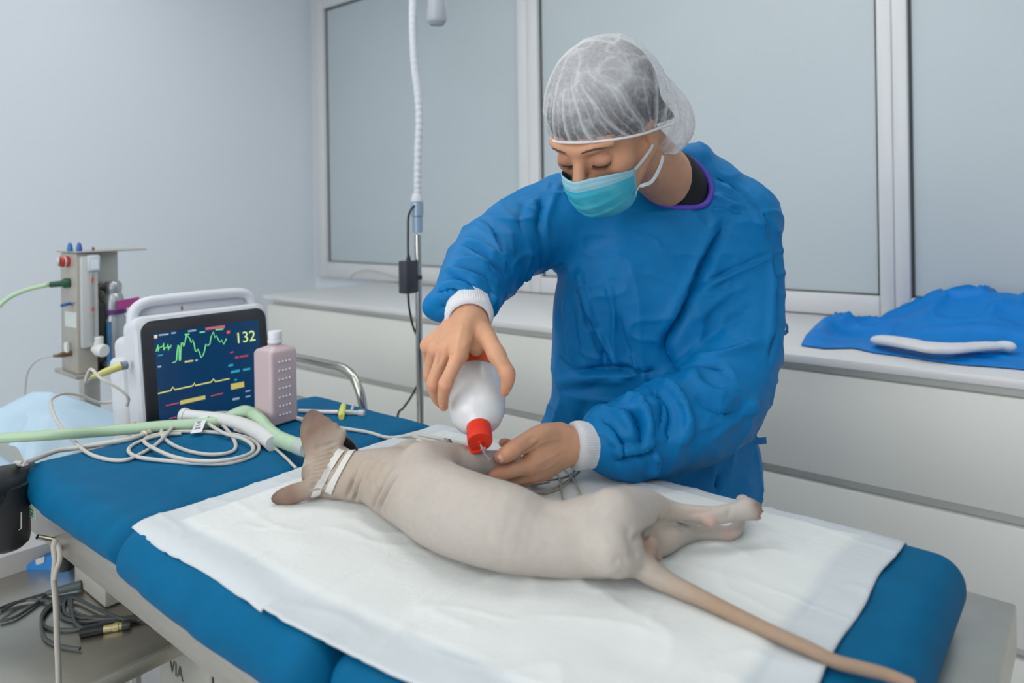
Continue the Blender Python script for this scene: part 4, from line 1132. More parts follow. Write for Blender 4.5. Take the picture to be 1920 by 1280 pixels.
# water line inside
wprof = [(0, -.092), (.036, -.092), (RB - .003, -.082), (RB - .003, .000), (RB * .9, .024), (RB * .76, .039), (.012, .053), (0, .053)]
ws = MB().lathe(wprof, BO, BA, 40)
bmw = bmesh.new(); mtmp = mesh('w', ws.v, ws.f); bmw.from_mesh(mtmp)
bmesh.ops.remove_doubles(bmw, verts=bmw.verts, dist=1e-6)
lvl = BO[2] - .006
res = bmesh.ops.bisect_plane(bmw, geom=bmw.verts[:] + bmw.edges[:] + bmw.faces[:], plane_co=(0, 0, lvl), plane_no=(0, 0, 1), clear_outer=True)
bmesh.ops.holes_fill(bmw, edges=[e for e in bmw.edges if e.is_boundary])
bmesh.ops.recalc_face_normals(bmw, faces=bmw.faces)
wm = bpy.data.meshes.new('liquid'); bmw.to_mesh(wm); bmw.free()
link('liquid', wm, mat('clear_liquid', (206, 214, 220), .15, trans=.3), bt)
M_RED = mat('red_cap', (228, 50, 22), .35, var=.03, spec=.5)
capm = MB().lathe([(.0145, .052), (.0172, .053), (.0178, .056), (.0178, .080), (.0170, .083), (.0150, .0832), (.0030, .0826), (.0026, .0860), (.0012, .0860), (.0010, .0826), (0, .0826)], BO, BA, 44).build('cap', M_RED, bt)
e1 = unit(np.cross(BA, CZ)); e2 = unit(np.cross(e1, BA))
if e2[2] < 0: e2 = -e2
if e1 @ CR < 0: e1 = -e1
hd0 = BO + BA * .080 - e2 * .0165 - e1 * .006
lid = MB(); lid.obox(hd0 - e1 * .007 - e2 * .0030 - BA * .001, unit(e1 + .22 * e2), unit(-.22 * e1 + e2), BA, .0150, .0024, .0075, .0018)
lid.build('flip_lid', M_RED, bt)
# printed orange label wrapping the far part of the bottle
vs2 = []; fs2 = []; nn = 26
for i in range(nn):
    th_ = -.15 + 1.45 * i / (nn - 1)
    for hh_ in (-.080, -.036):
        vs2.append(BO + BA * hh_ + (RB + .0005) * (math.cos(th_ - .35) * e2 + math.sin(th_ - .35) * e1))
for i in range(nn - 1): fs2.append((2 * i, 2 * i + 2, 2 * i + 3, 2 * i + 1))
MB().add(vs2, fs2).build('label', mat('orange_label', (240, 92, 22), .45), bt)
# trickle of water from the nozzle onto the foreleg
noz = BO + BA * .0865
tgt = Z(918, 862, .082)
wt = empty('water_stream', noz, 'thin trickle of clear water falling from the red cap onto the foreleg', 'water')
M_WATER = mat('water', (236, 242, 246), .04, trans=.75, spec=.6)
wl = MB()
wl.tube([noz, noz * .66 + tgt * .34 + .004 * BA, noz * .3 + tgt * .7 + .002 * BA, tgt], [.0011, .0015, .0011, .0017], 10, 8)
wl.build('trickle', M_WATER, wt)
random.seed(4)
for i in range(9):
    a = random.random(); c_ = noz * (1 - a) + tgt * a + V([random.uniform(-.003, .003) for _ in range(3)]) - .002 * CF; r_ = random.uniform(.0008, .0016)
    MB().lathe([(0, -r_), (r_ * .8, -r_ * .6), (r_, 0), (r_ * .8, r_ * .6), (0, r_)], c_, (0, 0, 1), 10).build('drop', M_WATER, wt)

# ================================================================== lamp stand
LX, LY = -1.516, 1.40
def lp(u, v): d_ = ray(u, v); t_ = (CF @ (V([LX, LY, 0]) - CO * V([1, 1, 0]))) ; return CO + t_ * d_
lamp = empty('lamp_stand', (LX, LY, 0), 'tall examination lamp on a steel pole with white gooseneck arm', 'lamp')
base_top = lp(783, 440); px_, py_ = base_top[0], base_top[1]
MB().tube([(px_, py_, .06), (px_, py_, base_top[2])], .0098, 16, 1).build('pole', M_CHROME, lamp)
M_GOOSE = mat('gooseneck_white', (206, 211, 217), .4, bump=.0)
M_BLUEG = mat('collar_greyblue', (150, 172, 192), .35, .2)
ax_ = (0, 0, 1)
z1_ = lp(783, 436)[2]; z2_ = lp(783, 405)[2]; z3_ = lp(783, 378)[2]; z4_ = lp(783, 362)[2]
MB().lathe([(.0105, 0), (.0150, .001), (.0158, z2_ - z1_ - .001), (.0105, z2_ - z1_)], (px_, py_, z1_), ax_, 28).build('collar', M_BLUEG, lamp)
MB().lathe([(.0105, 0), (.0180, .001), (.0180, z3_ - z2_ - .002), (.0150, z3_ - z2_)], (px_, py_, z2_), ax_, 28).build('collar', M_BLUEG, lamp)
MB().lathe([(.0175, 0), (.0170, .008), (.0115, z4_ - z3_)], (px_, py_, z3_), ax_, 28).build('collar', M_PLASTIC, lamp)
gpx = [(783, 366), (783, 330), (784, 280), (786, 230), (784, 180), (778, 130), (775, 80), (774, 30), (776, -30), (786, -75), (802, -88), (816, -70), (819, -30), (819, 2)]
gp = catmull(V([lp(u, v) for u, v in gpx]), 16)
gr = [.0108 + (.0008 if i % 4 < 2 else 0) for i in range(len(gp))]
gr[:60] = [.0100 + (.0012 if i % 4 < 2 else 0) for i in range(60)]
MB().tube(gp, gr, 16, 1).build('gooseneck', M_GOOSE, lamp)
hp = lp(819, 46); ht = lp(819, -25)
MB().lathe([(.012, 0), (.024, .004), (.029, .012), (.0215, ht[2] - hp[2] - .01), (.0205, ht[2] - hp[2] + .012), (0, ht[2] - hp[2] + .014)][::1], hp, ax_, 32).build('lamp_head', mat('lamp_head_grey', (176, 182, 190), .4), lamp)
MB().lathe([(0, .0), (.021, .0), (.021, .003), (0, .003)], hp - V([0, 0, .001]), ax_, 28).build('lens', mat('lens_grey', (150, 156, 160), .3), lamp)
for k in range(5):
    a = 2 * math.pi * k / 5 + .3; d_ = V([math.cos(a), math.sin(a), 0])
    MB().tube([(px_, py_, .075), tuple(V([px_, py_, .07]) + d_ * .12), tuple(V([px_, py_, .062]) + d_ * .22)], [.014, .012, .010], 10, 3).build('leg', M_CHROME, lamp)
    MB().lathe([(0, -.012), (.022, -.012), (.027, -.006), (.027, .006), (.022, .012), (0, .012)], V([px_, py_, .0275]) + d_ * .22, V([-d_[1], d_[0], 0]), 20).build('caster', M_BLACK, lamp)
MB().lathe([(0, .05), (.03, .05), (.034, .06), (.03, .10), (.0105, .105)], (px_, py_, 0), ax_, 24).build('hub', M_BLACK, lamp)
# power supply on the pole
ps = empty('power_supply', lp(765, 550), 'small black power supply box strapped to the lamp pole', 'power supply')
tl_t = depth(lp(783, 500)) - .03
c_ = P(765, 519, tl_t)
MB().obox(c_, V([1., 0, 0]), V([0, 1., 0]), CZ, .017, .021, .0455, .003).build('case', mat('adapter_black', (52, 54, 64), .5, var=.05), ps)
MB().tube([P(766, 490, tl_t), P(765, 470, tl_t), P(765, 430, tl_t), P(766, 405, tl_t), P(774, 388, tl_t + .01), P(782, 386, tl_t + .02)], .0032, 8).build('lead', M_BLACK, ps)
MB().lathe([(.008, 0), (.006, .012), (.0035, .02)], P(766, 491, tl_t), ax_, 14).build('strain_relief', M_BLACK, ps)
MB().tube([P(765, 548, tl_t), P(767, 575, tl_t), P(774, 610, tl_t + .02), P(785, 640, tl_t + .05), P(791, 680, tl_t + .06), P(785, 715, tl_t + .06), P(770, 745, tl_t + .04), P(756, 765, tl_t + .02), P(745, 785, tl_t), P(740, 900, tl_t), V([LX + .1, LY - .1, .01])], .0032, 8).build('lead', M_BLACK, ps)
MB().obox(P(776, 520, tl_t + .022), V([1., 0, 0]), V([0, 1., 0]), CZ, .018, .016, .006, .001).build('strap', M_BLACK, ps)

# ================================================================== cable on the window board
wc = tube('window_cable', [aty(u, v, y) for u, v, y in ((657, 523, 2.60), (664, 514, 2.60), (684, 507, 2.62), (712, 511, 2.62), (740, 519, 2.62), (790, 527, 2.62), (840, 532, 2.62), (880, 536, 2.63), (960, 546, 2.64))], .0038, mat('cable_sand', (186, 180, 166), .5), None, 8)
tag(wc, 'thin beige cable lying at the foot of the left window', 'cable')

# ================================================================== folded gown and glove on the worktop
def poly_at(pts, s): return np.stack([np.interp(s, np.linspace(0, 1, len(pts)), V(pts)[:, i]) for i in range(2)], -1)
nS, nR = 150, 90
fr = [(1502, 648), (1545, 654), (1600, 653), (1640, 662), (1690, 668), (1740, 676), (1800, 684), (1860, 688), (1930, 694), (2010, 712), (2100, 730)]
bk = [(1530, 617), (1580, 613), (1640, 606), (1700, 603), (1760, 605), (1820, 608), (1880, 612), (1940, 616), (2000, 622), (2070, 630), (2150, 650)]
ss_ = np.linspace(0, 1, nS); rr_ = np.linspace(0, 1, nR)
fp = V([atz(u, v, .952) for u, v in poly_at(fr, ss_)]); bp_ = V([atz(u, v, .952) for u, v in poly_at(bk, ss_)])
G = fp[:, None] * (1 - rr_[None, :, None]) + bp_[:, None] * rr_[None, :, None]
S2, R2 = np.meshgrid(ss_, rr_, indexing='ij')
flat = G.reshape(-1, 3)
up_ = np.interp(S2, [0, .12, .25, .32, .42, .55, .65, .8, 1], [0, .012, .012, .030, .095, .118, .125, .11, .08])
prof_r = np.interp(R2, [0, .08, .30, .5, .68, .85, 1], [0, .04, .10, .45, 1, .85, .0])
rid = (1 - np.abs(vnoise(flat * V([1, .5, 1]), .12, 71))) ** 5 * .036 + (1 - np.abs(vnoise(flat * V([.7, 1.1, 1]), .075, 72))) ** 6 * .022 + .006 * np.abs(vnoise(flat, .12, 73))
edge_ = np.clip(np.minimum(np.minimum(S2 * 8, (1 - S2) * 8), np.minimum(R2 * 8, (1 - R2) * 8)), 0, 1)
hgt = (up_ * prof_r + (rid.reshape(S2.shape) * (.35 + prof_r)) * edge_ + .0025)
tipl = np.exp(-((S2 - .05) / .05) ** 2) * np.clip(R2 * 3, 0, 1) * np.clip((1 - R2) * 3, 0, 1) * .03
G[..., 2] = .9505 + hgt + tipl
I = np.arange(nS * nR).reshape(nS, nR)
q_ = np.stack([I[:-1, :-1], I[1:, :-1], I[1:, 1:], I[:-1, 1:]], -1).reshape(-1, 4)
fg = link('folded_gown', fast_mesh('folded_gown', G.reshape(-1, 3), q_), mat('blue_nonwoven_spare', (0, 122, 204), .5, var=.06, vscale=20, bump=.15, bscale=700, spec=.25))
so = fg.modifiers.new('thickness', 'SOLIDIFY'); so.thickness = .002; so.offset = 1
tag(fg, 'crumpled blue gown heaped on the worktop under the right window', 'gown')
wg = SDF(V([-.9, 1.7, .94]), V([.1, 2.4, 1.10]), .0035)
gpts = [(1648, 638, .978), (1672, 639, .982), (1705, 644, .984), (1745, 652, .984), (1790, 653, .984), (1840, 649, .986), (1885, 648, .986), (1897, 651, .984)]
for i in range(len(gpts) - 1):
    a, b = atz(*gpts[i]), atz(*gpts[i + 1])
    r1_, r2_ = [.020, .030, .034, .032, .030, .026, .018, .008][i:i + 2]
    M_ = np.stack([unit((b - a) * V([1, 1, 0])), unit(np.cross(CZ, (b - a) * V([1, 1, 0]))), CZ], 1)
    wg.ell(a, (r1_ * 1.1, r1_ * .95, .010), .012, M_); wg.ell((a + b) / 2, ((r1_ + r2_) * .6, (r1_ + r2_) * .48, .010), .012, M_)
v_, q_ = wg.mesh(2)
glove = link('glove_wrap', fast_mesh('glove_wrap', v_, q_), mat('white_paper', (214, 216, 220), .7, var=.02, bump=.2, bscale=90))
tag(glove, 'flat white glove lying on the crumpled blue gown', 'glove')

# ================================================================== steel trolley beside the head end
tr_ = empty('trolley', (-1.75, .85, 0), 'stainless steel trolley beside the head end carrying the monitor', 'trolley')
MB().box(-2.08, -1.575, .50, 1.20, .795, .81, .003).build('top_shelf', M_STEEL, tr_)
MB().box(-1.99, -1.405, .34, 1.18, .492, .50, .002).build('lower_shelf', M_STEEL, tr_)
MB().box(-1.409, -1.403, .34, 1.18, .474, .502, .0012).build('shelf_lip', M_STEEL, tr_)
MB().box(-1.995, -1.985, .34, 1.18, .474, .545, .003).build('shelf_lip', mat('white_rim', (196, 194, 192), .4), tr_)
for (a, b) in ((-2.05, .80), (-2.05, 1.17), (-1.60, 1.17), (-1.60, .80)):
    a2 = a if a < -1.9 else a
    MB().tube([(max(a2, -1.97) if a < -1.9 else a, b, .05), (max(a2, -1.97) if a < -1.9 else a, b, .797)], .011, 12, 1).build('post', M_CHROME, tr_)
    MB().lathe([(0, -.012), (.02, -.012), (.026, -.005), (.026, .005), (.02, .012), (0, .012)], (max(a2, -1.97) if a < -1.9 else a, b, .0265), (1, 0, 0), 18).build('caster', M_BLACK, tr_)
hpts = [(470, 655, 1.20), (560, 671, 1.20), (610, 682, 1.20), (640, 689, 1.20), (658, 701, 1.20), (670, 722, 1.20), (678, 748, 1.20), (684, 790, 1.20)]
MB().tube([aty(u, v, y + .03) for u, v, y in hpts], .0125, 14, 5).build('push_handle', M_CHROME, tr_)

# ================================================================== patient monitor
XM = -1.60
TIL = math.radians(7)
mn = unit(V([math.cos(TIL), 0, math.sin(TIL)])); mu = unit(V([-math.sin(TIL), 0, math.cos(TIL)])); mw = V([0, 1., 0])
m_c = atx(385, 690, XM)                                   # centre of the front
def scr(u, v, lift=0.0):
    d_ = ray(u, v); t_ = ((m_c - CO) @ mn) / (d_ @ mn); return CO + t_ * d_ + mn * lift
def loc(p): r_ = p - m_c; return r_ @ mw, r_ @ mu
mo = empty('patient_monitor', V([XM - .06, m_c[1], .81]), 'white patient monitor with a dark screen reading 132', 'monitor')
wl_, _ = loc(scr(268, 700)); wr_, _ = loc(scr(503, 660)); _, ut = loc(scr(385, 589)); ub = (.812 - m_c[2]) / math.cos(TIL) + .004
def rrect(x0, x1, y0, y1, r, n=8):
    o_ = []
    for (cx, cy, a0) in ((x1 - r, y1 - r, 0), (x0 + r, y1 - r, 90), (x0 + r, y0 + r, 180), (x1 - r, y0 + r, 270)):
        for k in range(n + 1):
            a = math.radians(a0 + 90 * k / n); o_.append((cx + r * math.cos(a), cy + r * math.sin(a)))
    return o_
def plate(poly, d0, d1, bev=0.0, inset=None):
    """extruded outline in the plane of the monitor front"""
    vs = []; n_ = len(poly)
    cx = sum(p[0] for p in poly) / n_; cy = sum(p[1] for p in poly) / n_
    rings = [(d0, 0), (d1 - bev, 0), (d1, bev)] if bev else [(d0, 0), (d1, 0)]
    for d_, ins in rings:
        for (x, y) in poly:
            sx = x - math.copysign(min(ins, abs(x - cx)), x - cx) if ins else x; sy = y - math.copysign(min(ins, abs(y - cy)), y - cy) if ins else y
            vs.append(m_c + mw * sx + mu * sy + mn * d_)
    fs = []
    for r_ in range(len(rings) - 1):
        for k in range(n_): fs.append((r_ * n_ + k, r_ * n_ + (k + 1) % n_, (r_ + 1) * n_ + (k + 1) % n_, (r_ + 1) * n_ + k))
    fs.append(tuple(range(n_))[::-1]); fs.append(tuple((len(rings) - 1) * n_ + k for k in range(n_)))
    return vs, fs
MB().add(*plate(rrect(wl_ - .012, wr_ + .006, ub, ut + .012, .028), -.055, .0, .006)).build('housing', M_PLASTIC, mo)
MB().add(*plate(rrect(wl_ + .004, wr_ - .02, ub + .01, ut - .03, .02), -.15, -.05, .0)).build('back_shell', M_PLASTIC, mo)
MB().add(*plate(rrect(wl_, wr_, ub + .002, ut, .026), -.004, .0022, .001)).build('bezel', mat('bezel_black', (30, 34, 40), .35), mo)
s_l, s_t = loc(scr(287, 625)); s_r, _ = loc(scr(483, 599)); s_b = ub + .016
M_SCR = mat('screen_blue', (12, 50, 84), .22, emit=.55)
scro = MB().add(*plate([(s_l, s_b), (s_r, s_b), (s_r, s_t), (s_l, s_t)], .0, .0028)).build('screen', M_SCR, mo, smooth=False)
def cpx(pts): return [(260 + .15625 * x, 590 + .15625 * y) for x, y in pts]
def trace(name, pts, w, m_):
    p_ = [scr(u, v, .0034) for u, v in cpx(pts)]
    MB().tube(p_, w, 5, 1).build(name, m_, scro)
M_GRN = mat('trace_green', (110, 200, 120), .5, emit=.7); M_YEL = mat('trace_yellow', (196, 190, 110), .5, emit=.6); M_REDT = mat('trace_red', (170, 60, 70), .5, emit=.6); M_CYA = mat('trace_cyan', (40, 150, 170), .5, emit=.6); M_GRY = mat('trace_grey', (150, 170, 185), .5, emit=.5)
trace('ecg_trace', [(200, 440), (214, 400), (222, 360), (228, 440), (238, 395), (262, 388), (280, 375), (290, 340), (296, 425), (306, 400), (330, 390), (342, 350), (350, 425), (360, 380), (372, 400), (380, 360)], .0011, M_GRN)
trace('ecg_trace', [(395, 575), (430, 565), (447, 540), (452, 450), (465, 360), (476, 380), (480, 548), (492, 548), (498, 400), (505, 335), (522, 335), (530, 380), (545, 355), (552, 300), (566, 245), (585, 262), (605, 285), (622, 335), (640, 300), (655, 345), (672, 435), (688, 440), (700, 410), (722, 455), (740, 515), (765, 485), (782, 430), (798, 350), (818, 372), (846, 352), (858, 270), (888, 205), (905, 275), (925, 250), (945, 295), (968, 330), (985, 300), (1012, 355), (1045, 285)], .0012, M_GRN)
trace('pulse_trace', [(225, 945), (378, 908), (400, 868), (425, 898), (640, 852), (662, 818), (672, 848), (860, 806), (888, 770), (912, 802), (1078, 766)], .0016, M_YEL)
trace('alarm_bar', [(320, 1090), (480, 1055)], .0014, M_REDT); trace('alarm_bar', [(860, 975), (1000, 940)], .0014, M_REDT); trace('alarm_bar', [(360, 1245), (440, 1225)], .0014, M_REDT)
def quad(name, pts, m_):
    p_ = [scr(u, v, .0036) for u, v in cpx(pts)]
    p2 = [p - mn * .0008 for p in p_]
    n_ = len(p_)
    MB().add(p_ + p2, [tuple(range(n_)), tuple(range(n_, 2 * n_))[::-1]] + [(k, (k + 1) % n_, n_ + (k + 1) % n_, n_ + k) for k in range(n_)]).build(name, m_, scro, smooth=False)
quad('alarm_field', [(795, 155), (1025, 125), (1025, 158), (795, 185)], mat('field_red', (190, 90, 100), .5, emit=.55))
quad('value_field', [(1098, 830), (1255, 800), (1258, 865), (1102, 900)], mat('field_yellow', (190, 178, 90), .5, emit=.55))
quad('message_field', [(490, 1030), (790, 965), (792, 1010), (492, 1078)], mat('field_yellow', (190, 178, 90), .5, emit=.55))
quad('heart_mark', [(1050, 195), (1085, 190), (1085, 222), (1050, 227)], mat('mark_orange', (220, 80, 56), .5, emit=.7))
quad('indicator', [(180, 245), (215, 240), (215, 280), (180, 285)], mat('mark_cream', (222, 196, 176), .5, emit=.6))
for nm, x0, y0, x1, y1, h_, m_ in (('readout', 235, 245, 350, 232, 18, M_GRY), ('readout', 385, 222, 438, 216, 18, M_GRY), ('readout', 585, 198, 680, 186, 20, M_GRY), ('readout', 545, 238, 600, 232, 16, M_GRN), ('readout', 725, 212, 785, 204, 16, M_GRN), ('readout', 915, 182, 1010, 172, 16, M_GRN), ('readout', 545, 565, 645, 550, 20, M_YEL), ('readout', 672, 548, 700, 542, 20, M_GRY),
      ('readout', 225, 490, 280, 480, 16, M_CYA), ('readout', 222, 625, 262, 618, 20, M_GRY), ('readout', 1090, 455, 1130, 445, 16, M_REDT), ('readout', 1150, 515, 1190, 508, 26, M_REDT), ('readout', 1205, 505, 1305, 488, 20, M_REDT), ('readout', 1070, 610, 1125, 600, 26, M_CYA), ('readout', 1100, 688, 1205, 668, 28, M_CYA), ('readout', 1245, 662, 1330, 645, 26, M_CYA), ('readout', 1140, 782, 1170, 776, 18, M_CYA), ('readout', 1120, 1015, 1200, 1000, 24, M_GRY), ('readout', 1275, 920, 1330, 908, 16, M_GRY), ('readout', 1275, 985, 1330, 974, 16, M_GRY)):
    quad(nm, [(x0, y0 - h_ / 2), (x1, y1 - h_ / 2), (x1, y1 + h_ / 2), (x0, y0 + h_ / 2)], m_)
def text(body, name, size, m_, M4, parent, extrude=.0004):
    cu = bpy.data.curves.new(name, 'FONT'); cu.body = body; cu.size = size; cu.extrude = extrude; cu.align_x = 'CENTER'; cu.align_y = 'CENTER'
    ob = bpy.data.objects.new(name, cu); COL.objects.link(ob)
    dg = bpy.context.evaluated_depsgraph_get(); me_ = bpy.data.meshes.new_from_object(ob.evaluated_get(dg)); bpy.data.objects.remove(ob)
    me_.transform(M4); o_ = link(name, me_, m_, parent, smooth=False); return o_
def m4(o_, x, y, z): return Matrix(((x[0], y[0], z[0], o_[0]), (x[1], y[1], z[1], o_[1]), (x[2], y[2], z[2], o_[2]), (0, 0, 0, 1)))
tx = text('132', 'heart_rate', .036, mat('digits_green', (190, 210, 130), .5, emit=.75), m4(scr(*cpx([(1272, 272)])[0], .0036), mw, mu, mn), scro)
# handle, side block with sockets
hl = [(wl_ + .004, ut - .03), (wl_ + .006, ut + .018), (wl_ + .030, ut + .040), (wl_ + .09, ut + .044), (wr_ - .09, ut + .044), (wr_ - .03, ut + .040), (wr_ - .008, ut + .018), (wr_ - .006, ut - .03)]
hb = MB(); hb.tube([m_c + mw * a + mu * b - mn * .045 for a, b in hl], .0125, 12, 6); hb.build('handle', M_PLASTIC, mo)
sp = m_c + mw * (wl_ - .012) - mn * .07
MB().obox(m_c + mw * (wl_ - .004) + mu * (ub + .115) - mn * .085, mw, mu, mn, .020, .105, .035, .014, 4).build('socket_block', M_PLASTIC, mo)
sk_c = aty(238, 684, m_c[1] + wl_ - .024) - mu * (ub + .105)
MB().lathe([(0, 0), (.009, 0), (.0095, .004), (.009, .012), (0, .012)], sk_c + mu * (ub + .105), -mw, 18).build('socket', mat('socket_grey', (120, 132, 146), .4), mo)
MB().obox(m_c + mw * (wl_ - .0122) + mu * (ub + .075) - mn * .024, mw, mu, mn, .0006, .006, .007, 0).build('sticker', mat('yellow_sticker', (196, 176, 40), .5), mo)
MB().obox(m_c + mw * (wr_ - .19) + mu * (ut + .020) - mn * .033, mw, mu, mn, .002, .005, .001, 0).build('lamp_mark', mat('mark_brown', (128, 96, 60), .5), mo)
MB().add(*plate(rrect(wl_ + .02, wr_ - .02, ut - .02, ut + .042, .02), -.075, -.050, .004)).build('handle_back', M_PLASTIC, mo)
# plugs and leads of the monitor
pl0 = sk_c + mu * (ub + .105) - mw * .012
lead = empty('monitor_lead', pl0, 'white lead with a yellow plug in the side of the monitor', 'cable')
MB().lathe([(.0075, 0), (.0085, .004), (.0080, .03), (.0045, .058), (.0035, .06)], pl0, unit(-mw - .25 * mu - .1 * mn), 18).build('plug', mat('plug_yellow', (206, 202, 120), .45), lead)
dpl = unit(-mw - .25 * mu - .1 * mn)
tq_ = depth(pl0)
MB().tube([pl0 + dpl * .056, pl0 + dpl * .070 - CZ * .004, P(170, 692, tq_ - .06), P(190, 710, tq_ - .07), P(222, 728, tq_ - .06), P(240, 745, tq_ - .05), P(238, 760, tq_ - .03)], .0032, 8).build('lead', M_CABLE, lead)

# ================================================================== bottle of pink liquid on the cushion
pbz = float(ztop(-1.33, .825)) + .001
pb0 = atz(518, 790, pbz)
pk = empty('plastic_bottle', pb0, 'square white plastic bottle of pink liquid with screw cap and dotted side', 'bottle')
ca, sa = math.cos(.10), math.sin(.10)
ex, ey = V([ca, sa, 0]), V([-sa, ca, 0])
BWX, BWY = .030, .034
def bx_(prof, name, m_, n=8):
    vs = []; fs = []
    for (hx, hy, r, z) in prof:
        for (x, y) in rrect(-hx, hx, -hy, hy, r, n): vs.append(pb0 + ex * x + ey * y + CZ * z)
    k_ = 4 * (n + 1)
    for i in range(len(prof) - 1):
        for k in range(k_): fs.append((i * k_ + k, i * k_ + (k + 1) % k_, (i + 1) * k_ + (k + 1) % k_, (i + 1) * k_ + k))
    fs.append(tuple(range(k_))[::-1]); fs.append(tuple((len(prof) - 1) * k_ + k for k in range(k_)))
    return MB().add(vs, fs).build(name, m_, pk)
zt_ = aty(518, 651, pb0[1])[2] - pb0[2]
M_PB = mat('milky_plastic', (226, 208, 212), .35, trans=.4, var=.01)
bx_([(BWX - .004, BWY - .004, .006, 0), (BWX, BWY, .008, .004), (BWX, BWY, .008, zt_ - .008), (BWX - .003, BWY - .003, .009, zt_ - .002), (.016, .016, .0155, zt_ + .004), (.0125, .0125, .0124, zt_ + .007), (.0125, .0125, .0124, zt_ + .014)], 'bottle_body', M_PB)
bx_([(BWX - .0018, BWY - .0018, .007, .002), (BWX - .0012, BWY - .0012, .007, zt_ * .90)], 'liquid', mat('pink_liquid', (226, 172, 186), .3))
MB().lathe([(0, zt_ + .034), (.0128, zt_ + .034), (.0140, zt_ + .032), (.0142, zt_ + .016), (.0152, zt_ + .015), (.0152, zt_ + .010), (.0120, zt_ + .010)][::-1], pb0, ax_, 36).build('screw_cap', mat('cap_white', (220, 222, 226), .4, var=.02), pk)
bump_m = None
for i in range(7):
    for j in range(4):
        c_ = pb0 + ex * BWX + ey * (-.013 + j * .0085) + CZ * (zt_ * .13 + i * zt_ * .117)
        if bump_m is None:
            o_ = MB().lathe([(.0026, 0), (.0022, .0010), (.0012, .0017), (0, .0020)], (0, 0, 0), ex, 10).build('grip_dot', mat('dot_white', (226, 222, 226), .35), None); bump_m = o_.data
        else: o_ = bpy.data.objects.new('grip_dot', bump_m); COL.objects.link(o_)
        o_.parent = pk; o_.location = Vector(c_ - pb0)

# ================================================================== stopcock line on the cushion
zc = .900
sl = empty('infusion_line', atz(640, 770, zc), 'white infusion tube with a yellow stopcock lying on the blue cushion', 'infusion line')
def on(u, v, r_): p_ = atz(u, v, .90 + r_); p_[2] = max(float(ztop(p_[0], p_[1])) + r_, .88); return p_
MB().tube([on(560, 770, .0048), on(600, 771, .0048), on(634, 771, .0048)], .0045, 10, 1).build('tube', mat('tube_white', (214, 216, 220), .4), sl)
d_ = unit(on(686, 772, .006) - on(634, 771, .006))
MB().lathe([(.0035, 0), (.0055, .002), (.0055, .018), (.0048, .020), (.0048, .032), (.0068, .034), (.0068, .046), (.005, .048)], on(644, 771, .006), d_, 16).build('luer', mat('luer_clear', (222, 224, 222), .25, trans=.4), sl)
k = MB(); k.tube([on(640, 781, .006), on(641, 771, .007), on(644, 758, .012)], [.0062, .0075, .0060], 12, 4); k.build('stopcock', mat('stopcock_yellow', (214, 216, 96), .35), sl)
MB().tube([on(659, 768, .008), on(661, 762, .014), on(663, 756, .02)], [.0025, .0035, .002], 8, 3).build('side_port', mat('luer_clear', (222, 224, 222), .25), sl)

# ================================================================== breathing circuit: hose, mask, strap
zh = .9
ho = empty('breathing_hose', on(470, 775, .012), 'pale green corrugated breathing hose running to the cat\'s face', 'hose')
M_HOSE = mat('hose_green', (178, 208, 176), .4, trans=.15, var=.02)
def hz_(u, v, r_, lift=0.0):
    p_ = atz(u, v, .90 + r_ + lift); return p_
hp_ = [P(-330, 1150, 1.5), P(-300, 950, 1.46), P(-200, 850, 1.40), P(-60, 824, 1.36), P(0, 821, 1.36), P(100, 815, 1.365), hz_(200, 808, .009), hz_(300, 799, .010), hz_(370, 795, .011), hz_(412, 790, .012), hz_(438, 778, .013, .008), hz_(458, 771, .013, .016), hz_(474, 776, .013, .010)]
MB().tube(hp_, [.0095, .0095, .0095, .0095, .0095, .0100, .0105, .0112, .0118, .0120, .0125, .0125, .0125], 16, 8).build('smooth_hose', M_HOSE, ho)
cp_ = catmull(V([hz_(474, 776, .013, .010), hz_(488, 789, .013, .006), hz_(502, 806, .013, .003), hz_(520, 820, .013, .004), hz_(542, 830, .013, .008), hz_(566, 838, .013, .012)]), 22)
MB().tube(cp_, [.0125 + (.0014 if i % 4 < 2 else -.0004) for i in range(len(cp_))], 18, 1).build('corrugated_hose', M_HOSE, ho)
a_ = cp_[-1]; dz_ = unit(cp_[-1] - cp_[-4])
MB().lathe([(.0125, -.012), (.0150, -.012), (.0150, .010), (.0142, .022), (.0128, .022)], a_, dz_, 28).build('connector', mat('connector_clear', (206, 220, 214), .25, trans=.35), ho)
# the white elbow of the circuit lying behind the coil
el = empty('breathing_elbow', on(420, 800, .012), 'white plastic breathing elbow lying behind the coiled cable', 'elbow')
ep = [hz_(345, 779, .012, .004), hz_(372, 781, .012, .004), hz_(410, 785, .012, .004), hz_(450, 795, .012), hz_(486, 812, .012), hz_(512, 832, .012)]
MB().tube(ep, [.0135, .0125, .0130, .0145, .0150, .0140], 18, 6).build('elbow_tube', mat('elbow_white', (206, 208, 208), .4), el)
MB().lathe([(0, -.004), (.0150, -.004), (.0160, 0), (.0150, .006), (.012, .008)], hz_(345, 779, .012, .004), unit(ep[1] - ep[0]), 24).build('end_cap', mat('elbow_white', (206, 208, 208), .4), el)
